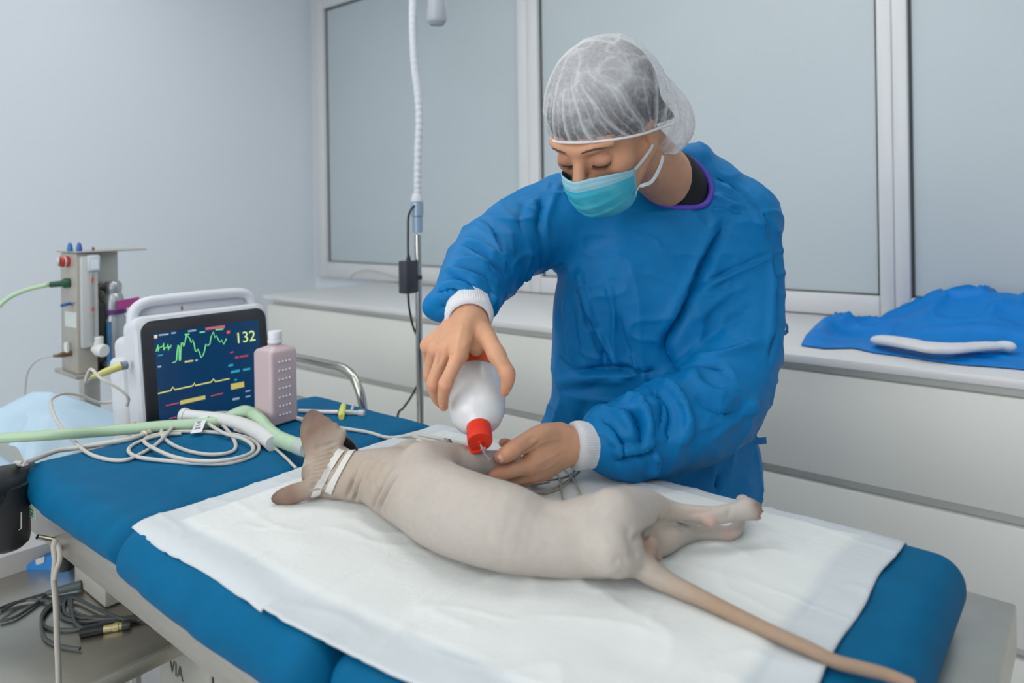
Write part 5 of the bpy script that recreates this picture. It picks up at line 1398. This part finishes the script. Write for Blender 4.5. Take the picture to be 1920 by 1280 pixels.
# face mask of the cat and its strap
am = empty('anaesthesia_mask', HC * V([1, 1, 0]) + V([0, 0, .9]), 'black rubber anaesthesia mask on the cat\'s muzzle, held by a white strap', 'mask')
mc_ = HC + fd * .050
MB().lathe([(.041, -.012), (.043, -.010), (.042, .0), (.038, .012), (.026, .026), (.016, .034), (.014, .05), (0, .05)], mc_, fd, 36).build('mask_cone', M_BLACK, am)
M_STRAP = mat('rubber_strap', (206, 206, 200), .45, var=.02)
bvcat = bvh_of(cv, cq)
def strap(px, w, name):
    """band pressed onto the head, closing behind it"""
    P0 = [np.array(p) for p in onto(bvcat, px)]
    c_ = sum(P0) / len(P0)
    p_ = catmull(V(P0), 6)
    # far side of the loop
    a, b = P0[-1], P0[0]
    nv = -CF
    q2 = [p + nv * .0014 for p in p_]
    return ribbon(name, q2 + [b * 0 + a * 0 + q2[-1] + CF * .004], w, .0014, -CF, M_STRAP, am, 1)
ribs = []
def band(px, w):
    pts_ = []
    for (u, v) in px:
        d_ = ray(u, v); h_ = bvcat.ray_cast(Vector(CO), Vector(unit(d_)))
        if h_[0] is None: continue
        pts_.append((np.array(h_[0]), np.array(h_[1])))
    p_ = catmull(V([np.r_[a, b] for a, b in pts_]), 5)
    vs = []; fs = []; m_ = len(p_)
    for i in range(m_):
        pos, nn_ = p_[i, :3], unit(p_[i, 3:])
        tg = unit(p_[min(i + 1, m_ - 1), :3] - p_[max(i - 1, 0), :3]); sd = unit(np.cross(tg, nn_))
        for k in range(5):
            c_ = pos + sd * (k / 4 - .5) * w
            h_ = bvcat.find_nearest(Vector(c_)); c2 = np.array(h_[0])
            vs.append(c2 + nn_ * .0024); 
        for k in range(5): vs.append(vs[-5 + 0] * 1.0 - nn_ * .0014 if False else vs[i * 10 + k] - nn_ * .0014)
    for i in range(m_ - 1):
        o_ = i * 10
        for k in range(4):
            fs.append((o_ + k, o_ + k + 1, o_ + 10 + k + 1, o_ + 10 + k)); fs.append((o_ + 5 + k, o_ + 15 + k, o_ + 15 + k + 1, o_ + 5 + k + 1))
        fs.append((o_, o_ + 10, o_ + 15, o_ + 5)); fs.append((o_ + 4, o_ + 9, o_ + 19, o_ + 14))
    return MB().add(vs, fs).build('strap', M_STRAP, am)
band([(648, 836), (640, 845), (628, 862), (614, 884), (600, 908), (588, 930)], .0105)
band([(661, 846), (652, 858), (640, 878), (628, 900), (616, 922), (606, 938)], .0105)
# ================================================================== cables on the cushion
def cable(name, pts, r_, label, m_=None, cat_='cable', ends=None, n=10, sm=7, group=None):
    p_ = V(pts); e_ = empty(name, p_[0], label, cat_, group)
    MB().tube(p_, r_, n, sm).build('lead', m_ or M_CABLE, e_)
    return e_
def fl(u, v, k=0.0): return on(u, v, .0036 + k)
co = [P(232, 748, 1.72), P(190, 755, 1.70), P(150, 741, 1.66), P(118, 738, 1.62), P(97, 748, 1.58), P(97, 765, 1.53), P(106, 788, 1.48), P(120, 808, 1.43), P(138, 826, 1.405)]
flat_ = [(165, 846), (200, 859), (235, 861), (262, 851), (288, 836), (305, 821), (326, 796), (346, 773), (368, 764), (390, 771), (415, 794), (438, 823), (441, 840), (428, 849), (392, 852), (352, 845), (320, 831), (303, 813), (308, 798), (330, 787), (360, 781), (384, 790), (420, 812), (455, 822), (474, 836), (468, 850), (430, 861), (380, 864), (330, 857), (291, 841), (270, 826), (284, 815), (330, 808), (400, 810), (455, 818), (484, 834), (476, 853), (432, 867), (372, 868), (302, 862), (256, 855), (241, 843), (256, 829), (300, 815), (340, 812)]
lifts = [0] * len(flat_)
for i in (5, 9, 10): lifts[i] = .004
for i in (6, 7, 8): lifts[i] = .007
for i in range(18, 30): lifts[i] = .006
for i in range(30, len(flat_)): lifts[i] = .0005
for i in (20, 21): lifts[i] = .010
co += [fl(u, v, l) for (u, v), l in zip(flat_, lifts)]
cc = cable('sensor_cable', co, .0035, 'long white sensor cable coiled in loops on the blue cushion')
# paper tag and yellow tag on the coil
a = P(384, 776, 1.46); 
tgm = [fl(371, 781, .020), fl(390, 778, .022), fl(378, 809, .006), fl(357, 812, .004)]
MB().add(tgm + [p + V([0, 0, -.0008]) for p in tgm], [(0, 1, 2, 3), (7, 6, 5, 4), (0, 4, 5, 1), (1, 5, 6, 2), (2, 6, 7, 3), (3, 7, 4, 0)]).build('paper_tag', mat('tag_paper', (214, 216, 220), .6), cc, smooth=False)
for i, (f0, f1) in enumerate(((.30, .42), (.52, .60), (.68, .80))):
    qd = []
    for ff in (f0, f1):
        l_ = tgm[0] * (1 - ff) + tgm[3] * ff; r2 = tgm[1] * (1 - ff) + tgm[2] * ff
        qd.append((l_ * .8 + r2 * .2, l_ * (.45 - .1 * i) + r2 * (.55 + .1 * i)))
    vv = [qd[0][0], qd[0][1], qd[1][1], qd[1][0]]
    MB().add([p + V([0, -.0004, .0004]) for p in vv] + [p + V([0, 0, -.0001]) for p in vv], [(0, 1, 2, 3), (7, 6, 5, 4), (0, 4, 5, 1), (1, 5, 6, 2), (2, 6, 7, 3), (3, 7, 4, 0)]).build('tag_print', mat('print_grey', (128, 130, 134), .6), cc, smooth=False)
yt = [fl(386, 861, .006), fl(404, 862, .005), fl(418, 869, -.002), fl(394, 871, -.002)]
MB().add(yt + [p + V([0, 0, -.0007]) for p in yt], [(0, 1, 2, 3), (7, 6, 5, 4), (0, 4, 5, 1), (1, 5, 6, 2), (2, 6, 7, 3), (3, 7, 4, 0)]).build('yellow_tag', mat('tag_yellow', (222, 200, 40), .5), cc, smooth=False)
# thick cable from the clamp to its connector, then on to the cat
k1 = [P(30, 868, 1.34), fl(44, 861, .012), fl(78, 845, .002), fl(110, 834, .0015), fl(150, 829, .0015), fl(200, 826, .0015), fl(240, 821, .0015), fl(268, 812, .0015)]
thick = cable('probe_cable', k1, .0050, 'thick white probe cable crossing the head end to a metal connector')
d_ = unit(fl(300, 799, .0015) - fl(268, 812, .0015))
MB().lathe([(.005, 0), (.0085, .001), (.0085, .004), (.0055, .006), (.0055, .014), (.007, .015), (.007, .021), (.005, .022), (.0045, .030), (.0034, .034)], fl(268, 812, .0015), d_, 18).build('connector', mat('connector_metal', (196, 186, 172), .35, .3), thick)
k2 = [fl(298, 800, .001), fl(330, 785, .002), fl(371, 775, .012), fl(409, 771, .010), fl(440, 772, .004), fl(489, 777, 0), fl(545, 782, 0), fl(566, 786, 0)]
MB().tube(k2, .0034, 10, 7).build('lead', M_CABLE, thick)
ext = empty('extension_cable', fl(600, 796), 'white cable with ribbed connector running from the bottle to the cat\'s chest', 'cable')
MB().tube([fl(566, 786, .001), fl(590, 792, .001), fl(614, 798, .001)], [.0050, .0062, .0048], 12, 4).build('connector', M_CABLE, ext)
rb_ = catmull(V([fl(546, 781, .001), fl(566, 786, .001)]), 1)
MB().tube([rb_[0] + (rb_[1] - rb_[0]) * i / 16 for i in range(17)], [.0048 if i % 2 else .0036 for i in range(17)], 12, 1).build('strain_relief', M_CABLE, ext)
def onp(u, v, r_):
    p_ = atz(u, v, .905 + r_)
    p_[2] = (float(padz(p_[0], p_[1])) + .003 if PX0 + .01 < p_[0] < PX1 and p_[1] < PY1 else float(ztop(p_[0], p_[1]))) + r_; return p_
MB().tube([fl(612, 798, 0), fl(650, 803, 0), fl(690, 808, 0), onp(730, 812, .004), onp(775, 818, .004), onp(820, 826, .004), onp(860, 834, .004), onp(890, 842, .004)], .0034, 10, 6).build('lead', M_CABLE, ext)
MB().tube([onp(775, 821, .003), onp(815, 831, .003), onp(850, 840, .003), onp(885, 846, .003)], .0026, 8, 6).build('lead', M_CABLE, ext)
# thin white lead in front of the hose, to the pad corner
cable('thin_lead', [fl(440, 806), fl(470, 815), fl(505, 832), fl(535, 855), fl(548, 866), fl(556, 874)], .0027, 'thin white lead running from the hose to the corner of the pad')
# leads coiled beside the left hand
ml = empty('electrode_leads', onp(1050, 890, .002), 'thin grey electrode leads coiled on the pad below the left hand', 'cable')
M_LEADS = mat('lead_grey', (168, 164, 152), .5)
for i, pts_ in enumerate(([(960, 906), (1000, 906), (1040, 902), (1066, 894), (1080, 880), (1085, 866), (1078, 855), (1062, 858)], [(985, 928), (1020, 926), (1050, 912), (1074, 896), (1088, 878), (1086, 862), (1070, 858)], [(1040, 858), (1062, 868), (1074, 882), (1070, 900), (1052, 916), (1020, 928)],
        [(1020, 874), (1040, 886), (1050, 905), (1054, 925), (1058, 945)], [(1055, 880), (1075, 900), (1086, 920), (1096, 945)], [(978, 918), (1010, 912), (1030, 908)])):
    MB().tube([onp(u, v, .0016 + .0008 * i) for u, v in pts_], .0014, 8, 6).build('lead', M_LEADS, ml)
# clip on the foreleg
ck = empty('electrode_clip', Z(880, 893, .07), 'small clear electrode clip between the cat\'s chest and foreleg', 'clip')
a, b = Z(866, 884, .088), Z(892, 899, .078)
MB().tube([a, (a + b) / 2 + V([0, 0, .002]), b], [.0024, .003, .0022], 10, 4).build('jaw', mat('clip_clear', (206, 208, 204), .3), ck)
MB().tube([Z(908, 902, .062), Z(918, 905, .058), Z(928, 908, .052)], [.002, .004, .002], 8, 3).build('gel_pad', mat('gel_yellow', (222, 206, 150), .4), ck)

# ================================================================== anaesthesia machine
XA = -2.25
def fx(u, v, dx=0.0): return atx(u, v, XA + dx)
y0, y1 = fx(145, 600)[1], fx(245, 600)[1]
zt0 = fx(150, 474)[2]; zb0 = fx(190, 694)[2]
an = empty('anaesthesia_machine', (XA - .06, (y0 + y1) / 2, 0), 'steel anaesthesia machine with flowmeter and vaporiser on a stand', 'anaesthesia machine')
MB().box(XA - .126, XA - .085, y0 + .0525, y1, zb0, zt0, .002).build('back_plate', M_STEEL, an)
MB().box(XA - .126, XA, y0, y0 + .052, zb0 + .0, zt0 - .002, .002).build('cabinet', mat('cabinet_steel', (172, 168, 158), .4, .15, var=.03), an)
MB().box(XA - .14, XA + .012, y0 - .006, y1 + .045, zt0, zt0 + .004, .001).build('top_plate', M_STEEL, an)
MB().box(XA - .15, XA + .02, y0 - .012, y1 + .02, zb0 - .012, zb0, .002).build('base_plate', M_STEEL, an)
zp = fx(180, 755)[2]
MB().box(XA - .085, XA - .045, y0 + .03, y0 + .075, .05, zb0 - .012, .003).build('stand_pole', M_STEEL, an)
for k in range(5):
    a = 2 * math.pi * k / 5; d_ = V([math.cos(a), math.sin(a), 0]); c0 = V([XA - .065, y0 + .05, .06])
    MB().tube([c0, c0 + d_ * .14 - CZ * .006, c0 + d_ * .26 - CZ * .012], [.016, .014, .011], 10, 3).build('leg', M_STEEL, an)
    MB().lathe([(0, -.011), (.02, -.011), (.025, -.005), (.025, .005), (.02, .011), (0, .011)], V([c0[0], c0[1], .0255]) + d_ * .26, V([-d_[1], d_[0], 0]), 18).build('caster', M_BLACK, an)
# flowmeter
fa, fb = fx(152, 500, .012), fx(184, 640, .012)
M_FLOW = mat('flow_tube', (206, 208, 208), .25, trans=.2)
MB().box(XA, XA + .018, y0 + .006, y0 + .050, fx(165, 650)[2], fx(165, 480)[2], .004).build('flowmeter', M_FLOW, an)
MB().box(XA + .004, XA + .026, y0 + .022, y0 + .054, fx(165, 508)[2], fx(165, 478)[2], .005).build('flowmeter_head', mat('head_grey', (190, 200, 208), .35), an)
MB().box(XA + .0262, XA + .0272, y0 + .028, y0 + .048, fx(172, 504)[2], fx(172, 486)[2], .0).build('head_label', mat('label_pale', (214, 222, 228), .5), an, smooth=False)
MB().lathe([(.0035, 0), (.0035, fx(168, 512)[2] - fx(168, 640)[2])], (XA + .020, y0 + .032, fx(168, 640)[2]), ax_, 14).build('flow_tube', mat('tube_clear', (190, 194, 192), .15, trans=.5), an)
for v in (523, 578): MB().box(XA + .019, XA + .026, y0 + .030, y0 + .035, fx(170, v + 4)[2], fx(170, v - 4)[2], .001).build('float_mark', mat('float_red', (190, 52, 44), .5), an)
kc = V([XA + .018, y0 + .036, fx(178, 652)[2]])
MB().lathe([(.010, 0), (.010, .016), (.0165, .018), (.0180, .024), (.0180, .042), (.0155, .046), (0, .046)], kc, unit(V([1, .25, -.05])), 28).build('control_knob', mat('knob_white', (212, 214, 214), .3), an)
MB().lathe([(.011, -.02), (.013, -.018), (.013, .02), (.011, .022)], kc + V([0, .012, .012]), ax_, 20).build('valve_body', mat('knob_white', (212, 214, 214), .3), an)
# vaporiser
vc = V([XA - .035, fx(218, 600)[1] + .005, 0]); zv0 = zb0 + .002; zv1 = fx(220, 528)[2]
h_ = zv1 - zv0
MB().lathe([(.030, 0), (.034, .006), (.034, h_ * .56), (.030, h_ * .60), (.031, h_ * .62), (.033, h_ * .68), (.028, h_ * .82), (.022, h_ * .86), (.024, h_ * .90), (.024, h_ * .97), (.018, h_), (0, h_)], (vc[0], vc[1], zv0), ax_, 36).build('vaporiser', mat('vaporiser_silver', (178, 182, 186), .3, .7, var=.04), an)
MB().lathe([(.0345, h_ * .615), (.0362, h_ * .62), (.0362, h_ * .665), (.0345, h_ * .67)], (vc[0], vc[1], zv0), ax_, 36).build('purple_ring', mat('agent_purple', (104, 46, 122), .45), an)
lb0, lb1 = fx(218, 562, .012), fx(262, 578, .012)
MB().obox(V([XA + .012, (lb0[1] + lb1[1]) / 2, (fx(240, 556)[2] + fx(240, 579)[2]) / 2]), V([1., 0, 0]), V([0, .99, .10]), V([0, -.10, .99]), .001, (lb1[1] - lb0[1]) / 2, .013, 0).build('agent_label', mat('agent_magenta', (164, 62, 134), .5), an, smooth=False)
text('FLURANE', 'agent_text', .011, mat('label_print', (226, 200, 220), .5), m4((XA + .0134, (lb0[1] + lb1[1]) / 2, (fx(240, 556)[2] + fx(240, 579)[2]) / 2 + .002), V([0, .99, .10]), V([0, -.10, .99]), V([1., 0, 0])), an) if False else None
MB().lathe([(.006, 0), (.006, h_ * .5)], (vc[0] + .030, vc[1] - .024, zv0 + .01), ax_, 14).build('sight_glass', mat('sight_blue', (60, 120, 168), .2), an)
MB().tube([V([vc[0], vc[1] - .02, zv1 - .02]), V([vc[0] + .01, vc[1] - .04, zv1 - .012]), V([vc[0], vc[1] - .055, zv1 - .03])], .009, 10, 5).build('coupling', mat('coupling_dark', (86, 80, 74), .35, .6), an)
MB().box(XA - .085, XA - .01, vc[1] - .052, vc[1] - .03, zv0 + .02, zv0 + .19, .003).build('backbar', mat('backbar_dark', (60, 62, 58), .4, .4), an)
# fittings on the left side
def sy(u, v, dy=0.0): return aty(u, v, y0 + dy)
rc = sy(129, 490)
MB().lathe([(.0145, -.001), (.0155, .004), (.0155, .008), (.0135, .010), (.0135, .013), (.0155, .015), (.0150, .022), (0, .022)], rc + V([0, 0, 0]), V([0, -1., 0]), 28).build('red_valve', mat('valve_red', (190, 50, 44), .4), an)
MB().lathe([(.0146, .0098), (.0146, .0132)], rc, V([0, -1., 0]), 28).build('valve_ring', mat('knob_white', (212, 214, 214), .3), an)
MB().lathe([(.010, 0), (.012, .002), (.012, .006), (0, .006)], rc + V([-.004, -.022, 0]), V([-.3, -1., 0]), 22).build('gauge', mat('gauge_face', (188, 206, 204), .3), an)
gc = sy(131, 530)
MB().lathe([(.013, 0), (.014, .004), (.014, .016), (.009, .020), (.0085, .048), (.006, .050)], gc, unit(V([-.35, -1., -.05])), 24).build('oxygen_inlet', mat('inlet_green', (34, 84, 58), .4), an)
d_ = unit(V([-.35, -1., -.05])); e_ = gc + d_ * .05
MB().tube([e_ - d_ * .006, e_ + d_ * .01, P(84, 535, depth(e_) - .02), P(50, 543, depth(e_) - .04), P(20, 556, depth(e_) - .06), P(0, 572, depth(e_) - .08), P(-25, 605, depth(e_) - .1), P(-40, 700, depth(e_) - .1)], .0062, 12, 6).build('oxygen_hose', mat('oxygen_hose', (176, 206, 170), .45), an)
bc = sy(134, 570)
MB().tube([bc, bc + V([0, -.012, 0]), P(131, 569, depth(bc) - .02), P(114, 573, depth(bc) - .03)], [.003, .003, .005, .0042], 10, 3).build('blue_lever', mat('lever_blue', (24, 74, 150), .4), an)
pl_ = [sy(121, 583, -.0012), sy(143, 586, -.0012), sy(143, 615, -.0012), sy(122, 611, -.0012)]
MB().add(pl_ + [p + V([0, .001, 0]) for p in pl_], [(0, 1, 2, 3), (7, 6, 5, 4), (0, 4, 5, 1), (1, 5, 6, 2), (2, 6, 7, 3), (3, 7, 4, 0)]).build('rating_plate', mat('plate_white', (204, 212, 208), .5), an, smooth=False)
oc = sy(134, 662)
MB().tube([oc, oc + V([0, -.02, 0]), P(110, 666, depth(oc) - .03), P(100, 667, depth(oc) - .035)], [.008, .0085, .0055, .004], 12, 3).build('outlet', mat('outlet_brass', (122, 100, 74), .35, .7), an)
MB().lathe([(.007, 0), (.007, .03), (.005, .034)], oc + V([0, -.012, .0]), ax_, 16).build('outlet_valve', mat('knob_white', (212, 214, 214), .3), an)
t_ = depth(oc) - .03
MB().tube([P(100, 667, t_), P(78, 671, t_), P(62, 682, t_), P(51, 700, t_), P(47, 730, t_), P(47, 760, t_), P(47, 800, t_)], .0028, 8, 6).build('sample_tube', mat('tube_clear_grey', (186, 188, 186), .3), an)
for (u, v, c_) in ((133, 462, (40, 110, 170)), (141, 461, (50, 90, 170))):
    b0 = atz(u, v + 7, zt0 + .004); b0 = V([XA - .06 + (u - 133) * .003, y0 + .004 + (u - 133) * .002, zt0 + .004])
    MB().lathe([(.007, 0), (.008, .004), (.006, .018), (.003, .024)], b0, ax_, 16).build('blue_cap', mat('cap_blue_%d' % u, c_, .35), an)
MB().lathe([(.003, 0), (.004, .003), (.003, .010)], (XA - .03, y0 + .055, zt0 + .004), ax_, 12).build('top_screw', mat('outlet_brass', (122, 100, 74), .35, .7), an)

# ================================================================== pale blue plastic sheet at the far left
nS, nR = 90, 50
tp_ = [(-160, 800), (-60, 785), (0, 765), (35, 746), (62, 733), (95, 733), (125, 741), (170, 757), (225, 778), (280, 792), (330, 803)]
bt_ = [(-160, 985), (-60, 975), (0, 962), (20, 925), (45, 885), (75, 872), (110, 862), (160, 850), (215, 838), (270, 826), (320, 814)]
sA = np.linspace(0, 1, nS); rA = np.linspace(0, 1, nR)
tpp = poly_at(tp_, sA); btp = poly_at(bt_, sA)
G = np.zeros((nS, nR, 3))
for i in range(nS):
    ta, tb = 1.80 + .06 * sA[i], np.interp(sA[i], [0, .2, .45, 1], [1.50, 1.50, 1.49, 1.74])
    for j in range(nR):
        r_ = rA[j]; G[i, j] = P(*(tpp[i] * (1 - r_) + btp[i] * r_), ta * (1 - r_) + tb * r_)
fl_ = G.reshape(-1, 3)
bmp = (1 - np.abs(vnoise(fl_ * V([1, .5, 1]), .10, 81))) ** 4 * .014 + .006 * vnoise(fl_, .07, 82)
mid = np.sin(np.pi * np.clip(rA, 0, 1))[None, :].repeat(nS, 0).ravel()
fl_[:, 2] += bmp * mid
back = G[:, 0].copy(); back[:, 0] -= .10; back[:, 2] = .815
G2 = np.concatenate([back[:, None], G[:, :1] * .6 + back[:, None] * .4, G], 1); G2[:, 2:] = fl_.reshape(nS, nR, 3)
nR2 = nR + 2
I = np.arange(nS * nR2).reshape(nS, nR2)
q_ = np.stack([I[:-1, :-1], I[:-1, 1:], I[1:, 1:], I[1:, :-1]], -1).reshape(-1, 4)
sheet = link('plastic_sheet', fast_mesh('plastic_sheet', G2.reshape(-1, 3), q_), mat('pale_blue_film', (178, 204, 222), .35, var=.04, vscale=9, spec=.5))
so = sheet.modifiers.new('thickness', 'SOLIDIFY'); so.thickness = .002
tag(sheet, 'pale blue plastic sheet heaped on the trolley beside the monitor', 'sheet')

# ================================================================== black table motor at the left corner
mt = empty('table_actuator', P(25, 1010, 1.24), 'black cylindrical motor fixed to the left end of the table', 'motor')
a, b = P(48, 906, 1.30), P(-70, 930, 1.16)
M_MOT = mat('motor_black', (38, 42, 44), .45, var=.15, vscale=30)
MB().lathe([(0, 0), (.026, 0), (.034, .006), (.038, .012), (.038, .085), (.036, .09), (.036, .17), (0, .17)], a + unit(a - b) * .012, unit(b - a), 36).build('gearbox', M_MOT, mt)
MB().lathe([(0, -.055), (.024, -.054), (.033, -.046), (.035, -.035), (.035, .055), (0, .055)], P(12, 968, 1.235), ax_, 36).build('motor_can', M_BLACK, mt)
n_ = unit(-CF * .5 + CZ); c_ = a + unit(b - a) * .030 + n_ * .0385
MB().obox(c_ - CR * .003, unit(b - a), unit(np.cross(n_, unit(b - a))), n_, .020, .016, .0006, 0).build('name_plate', mat('plate_grey', (92, 96, 92), .4, .3, var=.15, vscale=160), mt, smooth=False)
for (u, v) in ((40, 937), (42, 955)): MB().lathe([(0, 0), (.004, 0), (.004, .004), (.002, .005), (0, .005)], P(u, v, 1.235), -CF, 12).build('screw', mat('screw_brass', (150, 138, 112), .35, .8), mt)
MB().tube([P(40, 960, 1.22), P(40, 990, 1.22), P(36, 993, 1.22)], .001, 6, 1).build('wire_hook', mat('wire_white', (190, 190, 186), .4), mt)
lbp = [P(50, 943, 1.245), P(68, 954, 1.245), P(68, 976, 1.245), P(51, 965, 1.245)]
MB().add(lbp + [p + CF * .001 for p in lbp], [(0, 1, 2, 3), (7, 6, 5, 4), (0, 4, 5, 1), (1, 5, 6, 2), (2, 6, 7, 3), (3, 7, 4, 0)]).build('label_plate', mat('plate_mint', (196, 208, 198), .5), tbl, smooth=False)
for i, (f0) in enumerate((.25, .5, .72)):
    l_ = [lbp[0] * (1 - f) + lbp[3] * f for f in (f0, f0 + .12)]; r2 = [lbp[1] * (1 - f) + lbp[2] * f for f in (f0, f0 + .12)]
    vv = [l_[0] * .8 + r2[0] * .2, l_[0] * .3 + r2[0] * .7, l_[1] * .3 + r2[1] * .7, l_[1] * .8 + r2[1] * .2]
    vv = [p - CF * .0004 for p in vv]
    MB().add(vv + [p + CF * .0006 for p in vv], [(0, 1, 2, 3), (7, 6, 5, 4), (0, 4, 5, 1), (1, 5, 6, 2), (2, 6, 7, 3), (3, 7, 4, 0)]).build('plate_print', mat('print_green', (62, 130, 84), .5), tbl, smooth=False)
# hanging white cord
hc_ = [P(104, 1012, 1.21), P(101, 1024, 1.205), P(103, 1050, 1.20), P(101, 1085, 1.20), P(104, 1120, 1.20), P(106, 1160, 1.20), P(107, 1200, 1.20), P(109, 1240, 1.20), P(110, 1285, 1.20), P(112, 1400, 1.20), P(113, 1700, 1.2)]
hc = cable('hanging_cord', hc_, .0046, 'off-white cord hanging from the table corner down past the shelf', mat('cord_white', (182, 178, 168), .6, var=.04, vscale=60), 'cord')
MB().tube([P(104, 1014, 1.212), P(111, 1030, 1.205), P(112, 1050, 1.2), P(106, 1068, 1.197), P(103, 1085, 1.197)], .0040, 10, 5).build('loop', mat('cord_white', (182, 178, 168), .6), hc)

# ================================================================== things on the lower shelf
ZS = .50
def sf(u, v, h=0.0): return atz(u, v, ZS + h)
def shelf_t(u, v): return depth(sf(u, v))
gb = empty('adapter_box', sf(190, 1120), 'pale grey equipment box on the lower shelf under the table corner', 'box')
c0 = sf(200, 1140)
gx0, gx1, gy0, gy1 = c0[0] - .17, c0[0] + .005, c0[1] - .005, c0[1] + .14
MB().box(gx0, gx1, gy0, gy1, ZS + .002, ZS + .068, .006).build('case', mat('case_grey', (178, 176, 168), .5, var=.02), gb)
MB().box(gx0 + .02, gx1 - .01, gy0 + .06, gy1 - .015, ZS + .0675, ZS + .074, .003).build('blue_panel', mat('panel_blue', (10, 112, 172), .45), gb)
MB().box(gx0 + .01, gx0 + .05, gy0 + .02, gy0 + .05, ZS + .0675, ZS + .080, .004).build('grey_latch', mat('latch_grey', (90, 96, 98), .5), gb)
dcb = empty('dark_cables', sf(170, 1170), 'bundle of dark grey cables with a metal connector on the lower shelf', 'cables')
M_DC = mat('cable_slate', (72, 78, 78), .5, var=.06)
bund = [[(128, 1118), (115, 1128), (112, 1145), (120, 1158), (150, 1165), (200, 1160), (250, 1155), (300, 1140)],
        [(128, 1118), (120, 1132), (124, 1150), (150, 1158), (190, 1156), (240, 1160), (290, 1150)],
        [(130, 1120), (132, 1138), (150, 1152), (185, 1160), (230, 1158), (280, 1162), (310, 1150)],
        [(132, 1120), (150, 1125), (180, 1140), (215, 1155), (250, 1163), (300, 1155)],
        [(120, 1125), (100, 1130), (82, 1145), (78, 1162), (88, 1176), (115, 1180), (150, 1178), (200, 1166), (240, 1158)],
        [(118, 1128), (96, 1136), (80, 1155), (78, 1175), (84, 1195), (100, 1206), (125, 1213), (150, 1216)],
        [(134, 1122), (136, 1148), (142, 1168), (156, 1178), (176, 1182)],
        [(0, 1148), (30, 1130), (60, 1120), (88, 1112)], [(0, 1165), (25, 1158), (55, 1140), (75, 1125), (90, 1112)], [(-20, 1150), (20, 1132), (60, 1124), (100, 1128), (120, 1135)]]
for i, b_ in enumerate(bund): MB().tube([sf(u, v, .0045 + .0012 * (i % 4)) for u, v in b_], .0034, 8, 6).build('lead', M_DC, dcb)
pp_ = sf(88, 1112, .008); d_ = unit(sf(136, 1100, .012) - pp_)
MB().lathe([(.0045, 0), (.006, .002), (.006, .016), (.008, .018), (.0095, .05), (.0095, .066), (.006, .068)], pp_, d_, 18).build('plug', mat('plug_slate', (86, 98, 98), .5), dcb)
pp_ = sf(170, 1183, .009); d_ = unit(sf(232, 1172, .009) - pp_)
MB().lathe([(.004, -.02), (.0085, -.018), (.0085, .022), (.004, .024)], pp_, d_, 18).build('grip', M_BLACK, dcb)
MB().lathe([(.0068, .02), (.0068, .040), (.0088, .041), (.0088, .050), (.0075, .051), (.0075, .056)], pp_, d_, 20).build('metal_connector', mat('connector_brass', (206, 196, 150), .3, .8), dcb)
MB().lathe([(.0085, .056), (.0095, .058), (.0095, .072), (0, .072)], pp_, d_, 18).build('grip', M_BLACK, dcb)
# blue lid behind the shelf lip
bl_ = empty('blue_lid', P(80, 1080, 1.74), 'bright blue plastic lid with a white tab at the back of the lower shelf', 'lid')
tb_ = 1.70
pol = [(41, 1087), (43, 1070), (52, 1058), (72, 1048), (112, 1036), (128, 1034), (128, 1064)]
vv = [P(u, v, tb_) for u, v in pol]; n_ = len(vv)
MB().add(vv + [p + CF * .03 for p in vv], [tuple(range(n_)), tuple(range(n_, 2 * n_))[::-1]] + [(k, (k + 1) % n_, n_ + (k + 1) % n_, n_ + k) for k in range(n_)]).build('lid', mat('lid_blue', (8, 128, 208), .35), bl_, smooth=False)
tbv = [P(u, v, tb_ - .002) for u, v in ((66, 1049), (83, 1043), (83, 1053), (78, 1056), (68, 1059))]; n_ = len(tbv)
MB().add(tbv + [p + CF * .003 for p in tbv], [tuple(range(n_)), tuple(range(n_, 2 * n_))[::-1]] + [(k, (k + 1) % n_, n_ + (k + 1) % n_, n_ + k) for k in range(n_)]).build('tab', mat('tab_white', (206, 206, 206), .4), bl_, smooth=False)
# white carton under the shelf with printing
vb = empty('white_carton', (-1.30, .80, .0), 'white machine casing with dark lettering under the table', 'casing')
yv = .69
A0 = aty(296, 1240, yv); A1 = aty(392, 1240, yv); zt2 = aty(345, 1206, yv)[2]
MB().box(A0[0], A1[0], yv, yv + .26, .16, .462, .012, 3).build('casing', mat('carton_white', (178, 178, 168), .5, var=.03), vb)
MB().box(A1[0] + .010, A1[0] + .16, yv, yv + .26, .16, .462, .012, 3).build('casing', mat('carton_white', (178, 178, 168), .5), vb)
MB().box(A1[0] - .004, A1[0] + .014, yv + .006, yv + .255, .165, .455, .003).build('dark_seam', M_BLACK, vb)
MB().box(A0[0] + .02, A1[0] + .14, yv + .03, yv + .23, .0, .161, .004).build('plinth', mat('plinth_dark', (40, 42, 44), .5), vb)
tc_ = aty(330, 1256, yv - .0012)
text('VIA', 'lettering', .040, mat('letter_grey', (84, 86, 84), .5), m4(tc_, V([1., 0, 0]), CZ, V([0, -1., 0])), vb)
tc_ = aty(436, 1276, yv - .0012)
text('A', 'lettering', .040, mat('letter_grey', (84, 86, 84), .5), m4(tc_, V([1., 0, 0]), CZ, V([0, -1., 0])), vb)
